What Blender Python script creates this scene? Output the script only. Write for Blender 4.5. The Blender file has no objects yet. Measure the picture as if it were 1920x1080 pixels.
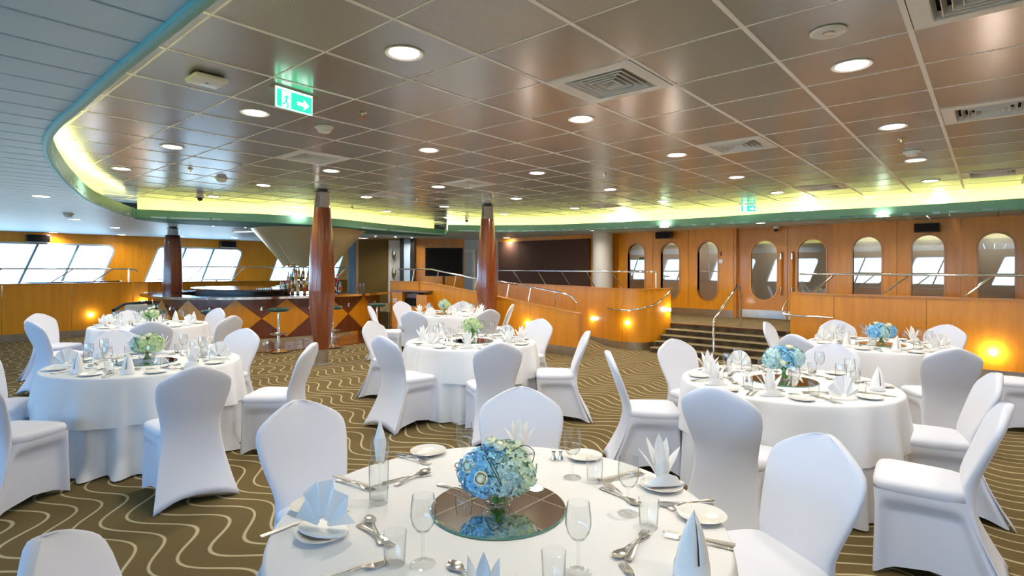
import bpy, bmesh, math, random
from mathutils import Vector, Matrix
random.seed(7)
PI = math.pi
sin, cos, rad = math.sin, math.cos, math.radians
scene = bpy.context.scene
COL = scene.collection

# ------------------------------------------------------------------ camera
F_PX, HOR, EYE, YAW, ROLL = 1031.0, 504.0, 1.6, rad(41.1), 0.004
E1 = (cos(YAW), -sin(YAW)); E2 = (sin(YAW), cos(YAW))      # world x / y axes in view (right, forward) coordinates
cam_d = bpy.data.cameras.new('camera'); cam = bpy.data.objects.new('camera', cam_d); COL.objects.link(cam)
right = Vector((E1[0], E2[0], 0)); fwd = Vector((E1[1], E2[1], 0)); up = Vector((0, 0, 1))
R = right * cos(ROLL) + up * sin(ROLL); Uv = up * cos(ROLL) - right * sin(ROLL)
cam.matrix_world = Matrix(((R.x, Uv.x, -fwd.x, 0), (R.y, Uv.y, -fwd.y, 0), (R.z, Uv.z, -fwd.z, EYE), (0, 0, 0, 1)))
cam_d.sensor_width = 36.0; cam_d.lens = F_PX / 1920 * 36
cam_d.shift_y = -(540 - HOR) / 1920; cam_d.clip_start = 0.05; cam_d.clip_end = 400
scene.camera = cam

# ------------------------------------------------------------------ world, exposure
W = bpy.data.worlds.new('sea_sky'); scene.world = W; W.use_nodes = True
nt = W.node_tree; nt.nodes.clear()
wo = nt.nodes.new('ShaderNodeOutputWorld'); bg = nt.nodes.new('ShaderNodeBackground')
tc = nt.nodes.new('ShaderNodeTexCoord'); sx = nt.nodes.new('ShaderNodeSeparateXYZ'); cr = nt.nodes.new('ShaderNodeValToRGB')
mr = nt.nodes.new('ShaderNodeMapRange'); mr.inputs[1].default_value = -0.3; mr.inputs[2].default_value = 0.7
nt.links.new(tc.outputs['Generated'], sx.inputs[0]); nt.links.new(sx.outputs[2], mr.inputs[0]); nt.links.new(mr.outputs[0], cr.inputs[0])
e = cr.color_ramp.elements
e[0].position = 0.0; e[0].color = (.22, .33, .42, 1); e[1].position = 1.0; e[1].color = (.28, .56, 1.0, 1)
for p_, c_ in ((.285, (.36, .47, .55, 1)), (.31, (.33, .63, 1.0, 1)), (.5, (.26, .56, 1.0, 1))):
    q = e.new(p_); q.color = c_
nt.links.new(cr.outputs[0], bg.inputs[0]); bg.inputs[1].default_value = 10.0; nt.links.new(bg.outputs[0], wo.inputs[0])
scene.view_settings.view_transform = 'Standard'; scene.view_settings.look = 'None'
scene.view_settings.gamma = 1.0; scene.view_settings.use_curve_mapping = False
scene.view_settings.exposure = 0.74
LAMP_W = 9.5          # watts of each ceiling downlight
LAMP_C = (1, .93, .83)
COVE_E = 13.0           # strength of the cove's light strip

# ------------------------------------------------------------------ pixel / view helpers (bring measured points to their real place)
def ray(px, py):
    u, v = px - 960, py - HOR
    return (u * cos(ROLL) + v * sin(ROLL)) / F_PX, (v * cos(ROLL) - u * sin(ROLL)) / F_PX
def cw(X, D): return (X * E1[0] + D * E1[1], X * E2[0] + D * E2[1])
def at(px, py, z):
    s, t = ray(px, py); d = (EYE - z) / t
    return cw(s * d, d)
def on_y(px, py, y):
    s, t = ray(px, py); d = y / (s * E2[0] + E2[1]); return cw(s * d, d)[0], EYE - t * d
def on_x(px, py, x):
    s, t = ray(px, py); d = x / (s * E1[0] + E1[1]); return cw(s * d, d)[1], EYE - t * d
def at_d(px, py, d):
    s, t = ray(px, py); x, y = cw(s * d, d); return x, y, EYE - t * d
def vdir(X, D):                                            # heading (world angle) of a view-space direction
    x, y = cw(X, D); return math.atan2(y, x)

# ------------------------------------------------------------------ materials
def nodes(name):
    m = bpy.data.materials.new(name); m.use_nodes = True
    return m, m.node_tree, m.node_tree.nodes['Principled BSDF']
def mat(name, c, rough=.5, metal=0, emit=None, es=0, coat=0, spec=None, sheen=0, noise=0, nscale=20, bump=0, bscale=200):
    m, t, b = nodes(name)
    b.inputs['Base Color'].default_value = (*c, 1); b.inputs['Roughness'].default_value = rough; b.inputs['Metallic'].default_value = metal
    if emit: b.inputs['Emission Color'].default_value = (*emit, 1); b.inputs['Emission Strength'].default_value = es
    if coat: b.inputs['Coat Weight'].default_value = coat; b.inputs['Coat Roughness'].default_value = .08
    if spec is not None: b.inputs['Specular IOR Level'].default_value = spec
    if sheen: b.inputs['Sheen Weight'].default_value = sheen
    tcn = t.nodes.new('ShaderNodeTexCoord')
    if noise:
        n = t.nodes.new('ShaderNodeTexNoise'); n.inputs['Scale'].default_value = nscale; n.inputs['Detail'].default_value = 4
        r = t.nodes.new('ShaderNodeValToRGB')
        r.color_ramp.elements[0].color = (*[max(0, v * (1 - noise)) for v in c], 1); r.color_ramp.elements[1].color = (*[min(1, v * (1 + noise)) for v in c], 1)
        r.color_ramp.elements[0].position = .3; r.color_ramp.elements[1].position = .7
        t.links.new(tcn.outputs['Object'], n.inputs[0]); t.links.new(n.outputs[0], r.inputs[0]); t.links.new(r.outputs[0], b.inputs['Base Color'])
    if bump:
        n = t.nodes.new('ShaderNodeTexNoise'); n.inputs['Scale'].default_value = bscale; n.inputs['Detail'].default_value = 2
        bp = t.nodes.new('ShaderNodeBump'); bp.inputs['Strength'].default_value = bump; bp.inputs['Distance'].default_value = .01
        t.links.new(tcn.outputs['Object'], n.inputs[0]); t.links.new(n.outputs[0], bp.inputs['Height']); t.links.new(bp.outputs[0], b.inputs['Normal'])
    return m
def wood(name, c1, c2, rough=.35, coat=.3, stretch=(1.2, 1.2, .12), band=True):
    m, t, b = nodes(name)
    tcn = t.nodes.new('ShaderNodeTexCoord'); mp = t.nodes.new('ShaderNodeMapping'); mp.inputs['Scale'].default_value = stretch
    g = t.nodes.new('ShaderNodeNewGeometry')
    n = t.nodes.new('ShaderNodeTexNoise'); n.inputs['Scale'].default_value = 9; n.inputs['Detail'].default_value = 6; n.inputs['Distortion'].default_value = .4
    n2 = t.nodes.new('ShaderNodeTexNoise'); n2.inputs['Scale'].default_value = 90; n2.inputs['Detail'].default_value = 3
    mx = t.nodes.new('ShaderNodeMix'); mx.inputs[0].default_value = .35
    r = t.nodes.new('ShaderNodeValToRGB'); r.color_ramp.elements[0].position = .32; r.color_ramp.elements[1].position = .68
    r.color_ramp.elements[0].color = (*c1, 1); r.color_ramp.elements[1].color = (*c2, 1)
    t.links.new(g.outputs['Position'], mp.inputs[0])
    t.links.new(mp.outputs[0], n.inputs[0]); t.links.new(mp.outputs[0], n2.inputs[0])
    t.links.new(n.outputs[0], mx.inputs[2]); t.links.new(n2.outputs[0], mx.inputs[3]); t.links.new(mx.outputs[0], r.inputs[0])
    t.links.new(r.outputs[0], b.inputs['Base Color']); b.inputs['Roughness'].default_value = rough
    b.inputs['Coat Weight'].default_value = coat; b.inputs['Coat Roughness'].default_value = .12
    return m
def schlick(t, f0, boost=1.0):                               # reflectance of a thin sheet, the same from both sides
    lw = t.nodes.new('ShaderNodeLayerWeight'); lw.inputs[0].default_value = .5
    p = t.nodes.new('ShaderNodeMath'); p.operation = 'POWER'; p.inputs[1].default_value = 5
    m_ = t.nodes.new('ShaderNodeMath'); m_.operation = 'MULTIPLY_ADD'; m_.inputs[1].default_value = 1 - f0; m_.inputs[2].default_value = f0; m_.use_clamp = True
    t.links.new(lw.outputs['Facing'], p.inputs[0]); t.links.new(p.outputs[0], m_.inputs[0])
    return lw, m_.outputs[0]
def glass(name, tint=(.97, .98, .98), f0=.06, rough=.0):
    m = bpy.data.materials.new(name); m.use_nodes = True; t = m.node_tree; t.nodes.clear()
    o = t.nodes.new('ShaderNodeOutputMaterial'); tr = t.nodes.new('ShaderNodeBsdfTransparent'); tr.inputs[0].default_value = (*tint, 1)
    gl = t.nodes.new('ShaderNodeBsdfGlossy'); gl.inputs['Roughness'].default_value = rough
    lw, fac = schlick(t, f0); mx = t.nodes.new('ShaderNodeMixShader'); t.links.new(fac, mx.inputs[0])
    t.links.new(tr.outputs[0], mx.inputs[1]); t.links.new(gl.outputs[0], mx.inputs[2]); t.links.new(mx.outputs[0], o.inputs[0])
    return m
def edge_glass(name):                                       # tableware glass: clear face on, greyer and shinier at a glancing angle
    m = bpy.data.materials.new(name); m.use_nodes = True; t = m.node_tree; t.nodes.clear()
    o = t.nodes.new('ShaderNodeOutputMaterial'); tr = t.nodes.new('ShaderNodeBsdfTransparent')
    gl = t.nodes.new('ShaderNodeBsdfGlossy'); gl.inputs['Roughness'].default_value = .01
    lw, fac = schlick(t, .05)
    cr_ = t.nodes.new('ShaderNodeValToRGB'); cr_.color_ramp.elements[0].color = (.985, .99, .99, 1); cr_.color_ramp.elements[1].color = (.50, .55, .56, 1)
    cr_.color_ramp.elements[0].position = .55
    mx = t.nodes.new('ShaderNodeMixShader')
    t.links.new(lw.outputs['Facing'], cr_.inputs[0]); t.links.new(cr_.outputs[0], tr.inputs[0])
    t.links.new(fac, mx.inputs[0]); t.links.new(tr.outputs[0], mx.inputs[1]); t.links.new(gl.outputs[0], mx.inputs[2]); t.links.new(mx.outputs[0], o.inputs[0])
    return m
def carpet(name):
    m, t, b = nodes(name); L = t.links; N = t.nodes
    def mth(op, a, b_=None, c=None):
        n = N.new('ShaderNodeMath'); n.operation = op
        for i, v in enumerate((a, b_, c)):
            if v is None: continue
            if isinstance(v, (int, float)): n.inputs[i].default_value = v
            else: L.new(v, n.inputs[i])
        return n.outputs[0]
    g = N.new('ShaderNodeNewGeometry'); s = N.new('ShaderNodeSeparateXYZ'); L.new(g.outputs['Position'], s.inputs[0])
    x, y = s.outputs[0], s.outputs[1]
    ns = N.new('ShaderNodeTexNoise'); ns.inputs['Scale'].default_value = .55; ns.inputs['Detail'].default_value = 1; L.new(g.outputs['Position'], ns.inputs[0])
    drift = mth('MULTIPLY', ns.outputs[0], .16)
    ph = mth('ADD', mth('MULTIPLY', x, 2 * PI / .84), mth('MULTIPLY', ns.outputs[0], 2.0))
    w = mth('MULTIPLY', mth('SINE', ph), .105)
    slope = mth('MULTIPLY', mth('COSINE', ph), .105 * 2 * PI / .84)
    w2 = mth('MULTIPLY', mth('SINE', mth('MULTIPLY', x, 2 * PI / 2.3)), .03)
    v = mth('ADD', mth('ADD', mth('ADD', y, w), w2), drift)
    # spacing swells and shrinks from line to line
    v = mth('ADD', v, mth('MULTIPLY', mth('SINE', mth('MULTIPLY', y, 2 * PI / .9)), .026))
    fr = mth('FRACT', mth('DIVIDE', v, .15))
    dist = mth('DIVIDE', mth('ABSOLUTE', mth('SUBTRACT', fr, .5)), mth('SQRT', mth('ADD', mth('MULTIPLY', slope, slope), 1.0)))
    soft = N.new('ShaderNodeMapRange'); soft.inputs[1].default_value = .068; soft.inputs[2].default_value = .042; L.new(dist, soft.inputs[0])
    n2 = N.new('ShaderNodeTexNoise'); n2.inputs['Scale'].default_value = 260; L.new(g.outputs['Position'], n2.inputs[0])
    base = N.new('ShaderNodeMix'); base.data_type = 'RGBA'; base.inputs[6].default_value = (.105, .074, .030, 1); base.inputs[7].default_value = (.185, .134, .058, 1); L.new(n2.outputs[0], base.inputs[0])
    mx = N.new('ShaderNodeMix'); mx.data_type = 'RGBA'; L.new(soft.outputs[0], mx.inputs[0]); L.new(base.outputs[2], mx.inputs[6]); mx.inputs[7].default_value = (.46, .39, .24, 1)
    L.new(mx.outputs[2], b.inputs['Base Color']); b.inputs['Roughness'].default_value = .95; b.inputs['Specular IOR Level'].default_value = .1
    bp = N.new('ShaderNodeBump'); bp.inputs['Strength'].default_value = .35; bp.inputs['Distance'].default_value = .004
    hh = mth('ADD', mth('MULTIPLY', n2.outputs[0], .6), soft.outputs[0]); L.new(hh, bp.inputs['Height']); L.new(bp.outputs[0], b.inputs['Normal'])
    return m
def perforated(name, c):
    m, t, b = nodes(name); b.inputs['Base Color'].default_value = (*c, 1); b.inputs['Roughness'].default_value = .35; b.inputs['Metallic'].default_value = .25
    tcn = t.nodes.new('ShaderNodeTexCoord'); vz = t.nodes.new('ShaderNodeTexVoronoi'); vz.inputs['Scale'].default_value = 75; vz.inputs['Randomness'].default_value = 0
    t.links.new(tcn.outputs['Object'], vz.inputs[0])
    mr_ = t.nodes.new('ShaderNodeMapRange'); mr_.inputs[1].default_value = .2; mr_.inputs[2].default_value = .35; t.links.new(vz.outputs['Distance'], mr_.inputs[0])
    mx = t.nodes.new('ShaderNodeMix'); mx.data_type = 'RGBA'; mx.inputs[6].default_value = (*[v * .45 for v in c], 1); mx.inputs[7].default_value = (*c, 1)
    t.links.new(mr_.outputs[0], mx.inputs[0]); t.links.new(mx.outputs[2], b.inputs['Base Color'])
    return m
M = {}
M['cloth'] = mat('white_stretch_fabric', (.71, .725, .81), .75, sheen=.15, bump=.05, bscale=600)
M['linen'] = mat('white_linen', (.80, .80, .82), .8, bump=.12, bscale=500)
M['napkin'] = mat('white_napkin', (.90, .885, .87), .7, bump=.08, bscale=400)
M['wood'] = wood('honey_maple_veneer', (.62, .22, .006), (.78, .31, .010), coat=.15)
M['wood_side'] = wood('honey_maple_edge', (.50, .175, .008), (.62, .235, .012))
M['dark_wood'] = wood('mahogany_veneer', (.105, .022, .009), (.20, .045, .016), rough=.22, coat=.6)
M['column_wood'] = wood('polished_cherry', (.16, .034, .008), (.27, .068, .016), rough=.22, coat=.6)
M['tile'] = mat('satin_ceiling_metal', (.41, .42, .43), .23, metal=.40)
M['perf'] = perforated('perforated_ceiling_metal', (.52, .50, .47))
M['slat'] = mat('daylight_tinted_slat', (.58, .76, .90), .42, spec=.14)  # white slats; the blue of the daylight is put into the base colour
M['runner'] = mat('ceiling_runner_white', (.92, .90, .87), .45)
M['void'] = mat('ceiling_void_dark', (.02, .022, .025), .9)
M['fascia'] = mat('teal_green_painted_fascia', (.20, .46, .34), .45)
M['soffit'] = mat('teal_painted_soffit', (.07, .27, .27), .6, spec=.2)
M['rim'] = mat('daylit_teal_rim', (.10, .50, .60), .4)  # left run only: blue daylight on the teal rim is painted into this colour
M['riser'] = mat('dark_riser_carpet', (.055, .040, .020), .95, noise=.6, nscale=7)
M['cove'] = mat('cove_strip', (1, 1, .6), .5, emit=(1.0, .92, .42), es=COVE_E)
M['cove_in'] = mat('cove_lining', (.80, .80, .55), .7)
M['carpet'] = carpet('wavy_line_carpet')
M['chrome'] = mat('chrome', (.80, .78, .76), .10, metal=1)
M['steel'] = mat('brushed_steel', (.55, .52, .48), .28, metal=1, noise=.1, nscale=6)
M['silver'] = mat('polished_cutlery', (.62, .60, .57), .20, metal=1)
M['knife_steel'] = mat('satin_knife_steel', (.58, .56, .53), .36, metal=1)
M['mirror'] = mat('mirror', (.80, .80, .76), .005, metal=1)
M['mirror_edge'] = mat('mirror_edge', (.10, .25, .20), .1, coat=1)
M['glass'] = edge_glass('tableware_glass')
M['pane'] = glass('window_pane', (.93, .97, .99), .05)
M['dpane'] = glass('inner_window_pane', (.55, .58, .55), .22)
M['white'] = mat('white_plastic', (.80, .80, .78), .4)
M['cream'] = mat('cream_paint', (.62, .60, .55), .6)
M['china'] = mat('white_china', (.86, .85, .82), .15, coat=.5)
M['black'] = mat('black_plastic', (.012, .012, .014), .35)
M['screen'] = mat('dark_screen', (.010, .006, .005), .5, spec=.15)
M['olive_panel'] = mat('olive_brown_panel', (.15, .085, .012), .8, bump=.1)
M['brown_panel'] = mat('brown_fabric_panel', (.085, .035, .020), .8, bump=.1)
M['curtain'] = mat('blue_grey_curtain', (.50, .64, .78), .8)
M['green_seat'] = mat('dark_green_vinyl', (.01, .065, .055), .3, coat=.3)
M['lamp'] = mat('lit_downlight', (1, 1, 1), .5, emit=(1.0, .90, .70), es=26)
M['spot'] = mat('lit_step_light', (1, 1, 1), .5, emit=(1.0, .94, .86), es=60)
M['gold'] = mat('champagne_metal_cladding', (.66, .55, .32), .34, metal=.35)
M['stem'] = mat('green_stem', (.12, .30, .05), .5)
M['vine'] = mat('dark_vine', (.015, .05, .02), .5)
M['marble'] = mat('dark_polished_top', (.03, .022, .02), .10, coat=.8, noise=.4, nscale=12)
M['exit_green'] = mat('exit_sign_green', (.02, .6, .25), .4, emit=(.02, .80, .32), es=1.1)
M['exit_white'] = mat('exit_sign_white', (1, 1, 1), .4, emit=(.8, 1, .95), es=1.8)
M['rubber'] = mat('grey_sealant', (.25, .38, .48), .5)
M['aluminium'] = mat('window_frame_aluminium', (.60, .64, .68), .3, metal=.5)

# ------------------------------------------------------------------ mesh helpers
class MB:
    def __init__(s): s.b = bmesh.new()
    def poly(s, pts):
        try: return s.b.faces.new([s.b.verts.new(p) for p in pts])
        except ValueError: return None
    def box(s, x0, y0, z0, x1, y1, z1, rz=0, c=None, bev=0):
        vs = [s.b.verts.new((x, y, z)) for z in (z0, z1) for y in (y0, y1) for x in (x0, x1)]
        fs = [s.b.faces.new([vs[i] for i in q]) for q in ((0, 2, 3, 1), (4, 5, 7, 6), (0, 1, 5, 4), (2, 6, 7, 3), (0, 4, 6, 2), (1, 3, 7, 5))]
        if rz: bmesh.ops.rotate(s.b, verts=vs, cent=c or (0, 0, 0), matrix=Matrix.Rotation(rz, 3, 'Z'))
        if bev: bmesh.ops.bevel(s.b, geom=list({e for f in fs for e in f.edges}), offset=bev, segments=2, affect='EDGES', profile=.5)
        return s
    def lathe(s, prof, n=24, c=(0, 0, 0), sx=1, sy=1, close=True):
        rings = []
        for r, z in prof:
            if r < 1e-6: rings.append([s.b.verts.new((c[0], c[1], c[2] + z))])
            else: rings.append([s.b.verts.new((c[0] + sx * r * cos(2 * PI * i / n), c[1] + sy * r * sin(2 * PI * i / n), c[2] + z)) for i in range(n)])
        for a, b in zip(rings, rings[1:]):
            for i in range(n):
                j = (i + 1) % n
                if len(a) == 1 and len(b) == 1: continue
                if len(a) == 1: s.b.faces.new((a[0], b[j], b[i]))
                elif len(b) == 1: s.b.faces.new((a[i], a[j], b[0]))
                else: s.b.faces.new((a[i], a[j], b[j], b[i]))
        return s
    def tube(s, pts, r, n=8, cap=True):
        pts = [Vector(p) for p in pts]; rings = []
        rr = r if isinstance(r, (list, tuple)) else [r] * len(pts)
        prev = None
        for i, p in enumerate(pts):
            d = (pts[min(i + 1, len(pts) - 1)] - pts[max(i - 1, 0)]).normalized()
            if prev is None: a = d.orthogonal().normalized()
            else:
                a = (prev - d * prev.dot(d))
                a = a.normalized() if a.length > 1e-6 else d.orthogonal().normalized()
            prev = a; b = d.cross(a)
            rings.append([s.b.verts.new(p + (a * cos(2 * PI * k / n) + b * sin(2 * PI * k / n)) * rr[i]) for k in range(n)])
        for a, b in zip(rings, rings[1:]):
            for k in range(n): s.b.faces.new((a[k], a[(k + 1) % n], b[(k + 1) % n], b[k]))
        if cap: s.b.faces.new(rings[0][::-1]); s.b.faces.new(rings[-1])
        return s
    def prism(s, pts, z0, z1):
        a = [s.b.verts.new((p[0], p[1], z0)) for p in pts]; b = [s.b.verts.new((p[0], p[1], z1)) for p in pts]; n = len(pts)
        s.b.faces.new(a[::-1]); s.b.faces.new(b)
        for i in range(n): s.b.faces.new((a[i], a[(i + 1) % n], b[(i + 1) % n], b[i]))
        return s
    def grid(s, fn, nu, nv, closed=False):
        v = [[s.b.verts.new(fn(i / nu, j / nv)) for i in range(nu + (0 if closed else 1))] for j in range(nv + 1)]
        m = nu if closed else nu
        for j in range(nv):
            for i in range(m):
                k = (i + 1) % len(v[j])
                s.b.faces.new((v[j][i], v[j][k], v[j + 1][k], v[j + 1][i]))
        return s
    def wall(s, pts, z0, z1, th, zf=None):                   # upright band along a plan polyline, with thickness to its left
        n = len(pts); off = []
        for i in range(n):
            a = Vector(pts[max(i - 1, 0)][:2]); b = Vector(pts[min(i + 1, n - 1)][:2]); d = (b - a).normalized()
            off.append(Vector(pts[i][:2]) + Vector((-d.y, d.x)) * th)
        zf = zf or (lambda i: (z0, z1)); R_ = []
        for i in range(n):
            a, b = zf(i); p, q = pts[i], off[i]
            R_.append([s.b.verts.new(v) for v in ((p[0], p[1], a), (q.x, q.y, a), (q.x, q.y, b), (p[0], p[1], b))])
        for a, b in zip(R_, R_[1:]):
            for k in range(4): s.b.faces.new((a[k], b[k], b[(k + 1) % 4], a[(k + 1) % 4]))
        s.b.faces.new(R_[0]); s.b.faces.new(R_[-1][::-1])
        return s
    def mesh(s, name, m, smooth=False, solid=0):
        bmesh.ops.recalc_face_normals(s.b, faces=s.b.faces)
        me = bpy.data.meshes.new(name); s.b.to_mesh(me); s.b.free()
        for k in (m if isinstance(m, (list, tuple)) else [m]): me.materials.append(M[k])
        if smooth:
            for p in me.polygons: p.use_smooth = True
            if smooth != 'all': me.set_sharp_from_angle(angle=rad(40))
        return me
def obj(name, me, parent=None, loc=(0, 0, 0), rz=0, rot=None, scale=None):
    o = bpy.data.objects.new(name, me); COL.objects.link(o); o.location = loc; o.rotation_euler = rot or (0, 0, rz)
    if scale: o.scale = scale
    if parent: o.parent = parent
    return o
def tag(o, label, cat, group=None, kind=None):
    if label: o['label'] = label
    if cat: o['category'] = cat
    if group: o['group'] = group
    if kind: o['kind'] = kind
    return o
def thing(name, label, cat, loc=(0, 0, 0), rz=0, group=None):
    return tag(obj(name, None, None, loc, rz), label, cat, group)
def struct(name, me, parent=None, **k):
    o = obj(name, me, parent, **k)
    if not parent: o['kind'] = 'structure'
    return o
def smoothpath(pts, n=6):
    out = []; P = [Vector(p) for p in pts]
    for i in range(len(P) - 1):
        p0, p1, p2, p3 = P[max(i - 1, 0)], P[i], P[i + 1], P[min(i + 2, len(P) - 1)]
        for k in range(n):
            t = k / n
            out.append(.5 * ((2 * p1) + (-p0 + p2) * t + (2 * p0 - 5 * p1 + 4 * p2 - p3) * t * t + (-p0 + 3 * p1 - 3 * p2 + p3) * t ** 3))
    return out + [P[-1]]
# ================================================================== STRUCTURE
XL, YB, YF, XR = -19.8, 12.8, -7.0, 6.0
ZC, ZO, ZR = 2.9, 2.55, 2.71           # inner ceiling, outer ceiling, top of the fascia ring
TER = .5                               # terrace level
floor = struct('floor', MB().box(XL - .3, YF - .3, -.12, XR + .3, YB + 1.6, 0).mesh('floor', 'carpet'))

# the raised terraces: one by the doors, one along the left windows
bal_mid = [(-10.3, 11.0), (-9.6, 10.98), (-8.8, 10.85), (-7.8, 10.55), (-6.9, 10.22), (-5.9, 9.78), (-5.5, 9.7), (-5.22, 9.8), (-5.04, 10.1), (-4.96, 10.65)]
ter_path = smoothpath([(p[0], p[1], 0) for p in bal_mid], 4)
tp = [(v.x, v.y + .03) for v in ter_path]
struct('floor_terrace_back', MB().prism([(XL, YB + .3), (XL, 8.4), (-10.9, 8.4), (-10.4, 8.42), (-10.35, 11.0)] + tp[1:-1] + [(-4.98, 10.66), (XR, 10.66), (XR, YB + .3)], 0.0, TER).mesh('terrace', 'carpet'))
struct('floor_terrace_left', MB().prism([(XL, YF), (-15.73, YF), (-15.73, 4.3), (-15.9, 8.4), (XL, 8.4)], 0.0, TER).mesh('terrace_left', 'carpet'))
rm = MB()
rv = [rm.b.verts.new(p) for p in ((-10.4, 8.42, 0), (-5.7, 8.42, 0), (-5.7, 9.75, 0), (-6.9, 10.2, 0), (-10.3, 10.98, 0), (-10.4, 8.42, TER), (-5.7, 8.42, .004), (-5.7, 9.75, .004), (-6.9, 10.2, .13), (-10.3, 10.98, TER))]
for q in ((5, 6, 7, 8, 9), (0, 1, 6, 5), (1, 2, 7, 6), (2, 3, 8, 7), (3, 4, 9, 8), (4, 0, 5, 9)): rm.b.faces.new([rv[i] for i in q])
struct('floor_ramp', rm.mesh('ramp', 'carpet'))

# ---- walls made of bays, each bay a veneer panel, some with a stadium shaped opening
def stadium(cu, v0, v1, w, n=12):
    r = w / 2; out = []
    for i in range(n + 1): a = PI * i / n; out.append((cu + r * cos(a), v1 - r + r * sin(a)))
    for i in range(n + 1): a = PI + PI * i / n; out.append((cu + r * cos(a), v0 + r + r * sin(a)))
    return out
def round_poly(pts, radii, n=5):
    out = []; m = len(pts)
    for i in range(m):
        p = Vector(pts[i]); a = (Vector(pts[i - 1]) - p); b = (Vector(pts[(i + 1) % m]) - p); r = radii[i]
        p1 = p + a.normalized() * r; p2 = p + b.normalized() * r
        for k in range(n + 1):
            t = k / n; q = p1 * (1 - t) ** 2 + p * 2 * t * (1 - t) + p2 * t * t; out.append((q.x, q.y))
    return out
def holed(mb, rect, hole, fn, th):
    u0, v0, u1, v1 = rect; cu = sum(p[0] for p in hole) / len(hole); cv = sum(p[1] for p in hole) / len(hole)
    def border(du, dv):
        t = 1e9
        if du > 1e-9: t = min(t, (u1 - cu) / du)
        if du < -1e-9: t = min(t, (u0 - cu) / du)
        if dv > 1e-9: t = min(t, (v1 - cv) / dv)
        if dv < -1e-9: t = min(t, (v0 - cv) / dv)
        return (cu + du * t, cv + dv * t)
    items = sorted([(math.atan2(p[1] - cv, p[0] - cu), p) for p in hole])
    allp = [(a, p, border(p[0] - cu, p[1] - cv)) for a, p in items]
    for c in ((u0, v0), (u1, v0), (u1, v1), (u0, v1)):        # add the rectangle's corners: find the hole edge hit by that ray
        a = math.atan2(c[1] - cv, c[0] - cu); n = len(items)
        for i in range(n):
            a0, p0 = items[i]; a1, p1 = items[(i + 1) % n]
            aa = a
            if a1 < a0: a1 += 2 * PI; aa = a if a >= a0 else a + 2 * PI
            if a0 <= aa <= a1:
                dx, dy = cos(a), sin(a); ex, ey = p1[0] - p0[0], p1[1] - p0[1]
                den = dx * ey - dy * ex
                if abs(den) > 1e-9:
                    t = ((p0[0] - cu) * ey - (p0[1] - cv) * ex) / den
                    allp.append((a, (cu + dx * t, cv + dy * t), c))
                break
    allp.sort(key=lambda q: q[0]); n = len(allp)
    V = [[mb.b.verts.new(fn(*q, w)) for w in (0, th) for q in (p[1], p[2])] for p in allp]   # inner0, outer0, inner1, outer1
    for i in range(n):
        a, b = V[i], V[(i + 1) % n]
        for f in ((a[0], a[1], b[1], b[0]), (a[2], b[2], b[3], a[3]), (a[0], b[0], b[2], a[2]), (a[1], a[3], b[3], b[1])):
            if len(set(f)) == 4:
                try: mb.b.faces.new(f)
                except ValueError: pass
def fnY(y): return lambda u, v, w: (u, y + w, v)
def fnX(x): return lambda u, v, w: (x - w, u, v)
def plate(hole, fn, w):
    mb = MB(); mb.poly([fn(p[0], p[1], w) for p in hole]); return mb
def ringm(hole, fn, w0, w1, g=.035, out=True):
    mb = MB(); cu = sum(p[0] for p in hole) / len(hole); cv = sum(p[1] for p in hole) / len(hole); n = len(hole)
    H = [Vector(p) for p in hole]; O = []
    for i in range(n):
        d = (H[(i + 1) % n] - H[i - 1])
        if d.length < 1e-9: d = H[(i + 2) % n] - H[i - 2]
        nrm = Vector((d.y, -d.x)).normalized()
        if nrm.dot(H[i] - Vector((cu, cv))) < 0: nrm = -nrm
        O.append(H[i] + nrm * g)
    V = [[mb.b.verts.new(fn(q.x, q.y, w)) for q in (H[i], O[i]) for w in (w0, w1)] for i in range(n)]
    for i in range(n):
        a, b = V[i], V[(i + 1) % n]
        for k, l in ((0, 1), (1, 3), (3, 2), (2, 0)):
            try: mb.b.faces.new((a[k], a[l], b[l], b[k]))
            except ValueError: pass
    return mb
wb = struct('wall_back', MB().box(XL - .2, YB + 1.0, 0, XR + .2, YB + 1.2, 3.1).mesh('wall_back', 'cream'))
win_n = [0]
def stad_window(parent_name, cx, z0, z1, w, fn, back):
    win_n[0] += 1; h = stadium(cx, z0, z1, w)
    g = struct('window_%d' % win_n[0], plate(h, fn, .07).mesh('pane_in_frame', 'dpane'))
    struct('window_frame', ringm(h, fn, -.012, .1, .03).mesh('window_frame', 'wood_side'), g)
    return g
bays = [(XL, -15.0, 0), (-15.0, -11.75, 0), (-11.75, -8.28, 0), (-8.28, -7.45, 0), (-7.45, -6.45, -6.92), (-6.45, -5.52, -5.99), (-5.52, -4.45, -5.05),
        (-2.45, -1.37, -1.86), (-1.37, -.42, -.90), (-.42, .56, .06), (.56, 1.5, 1.03), (1.5, 3.0, 2.2), (3.0, XR, 0)]
for x0, x1, cx in bays:
    mb = MB()
    if cx: holed(mb, (x0 + .004, TER, x1 - .004, 2.6), stadium(cx, .87, 2.26, .48), fnY(YB), .12)
    else: mb.box(x0 + .004, YB, TER, x1 - .004, YB + .12, 2.6)
    struct('panel', mb.mesh('panel', 'wood' if x0 > -12 else 'cream'), wb)
    if cx: stad_window('window', cx, .87, 2.26, .48, fnY(YB), YB)
struct('kick_plate', MB().box(-8.28, YB - .012, TER, -4.45, YB, TER + .17).mesh('kick_plate', 'steel'), wb)
struct('kick_plate', MB().box(-2.45, YB - .012, TER, XR, YB, TER + .17).mesh('kick_plate', 'steel'), wb)
for x in (-4.45, -2.45): struct('door_jamb', MB().box(x - .06, YB + .01, TER, x + .06, YB + .26, 2.6).mesh('door_jamb', 'wood_side'), wb)
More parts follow.
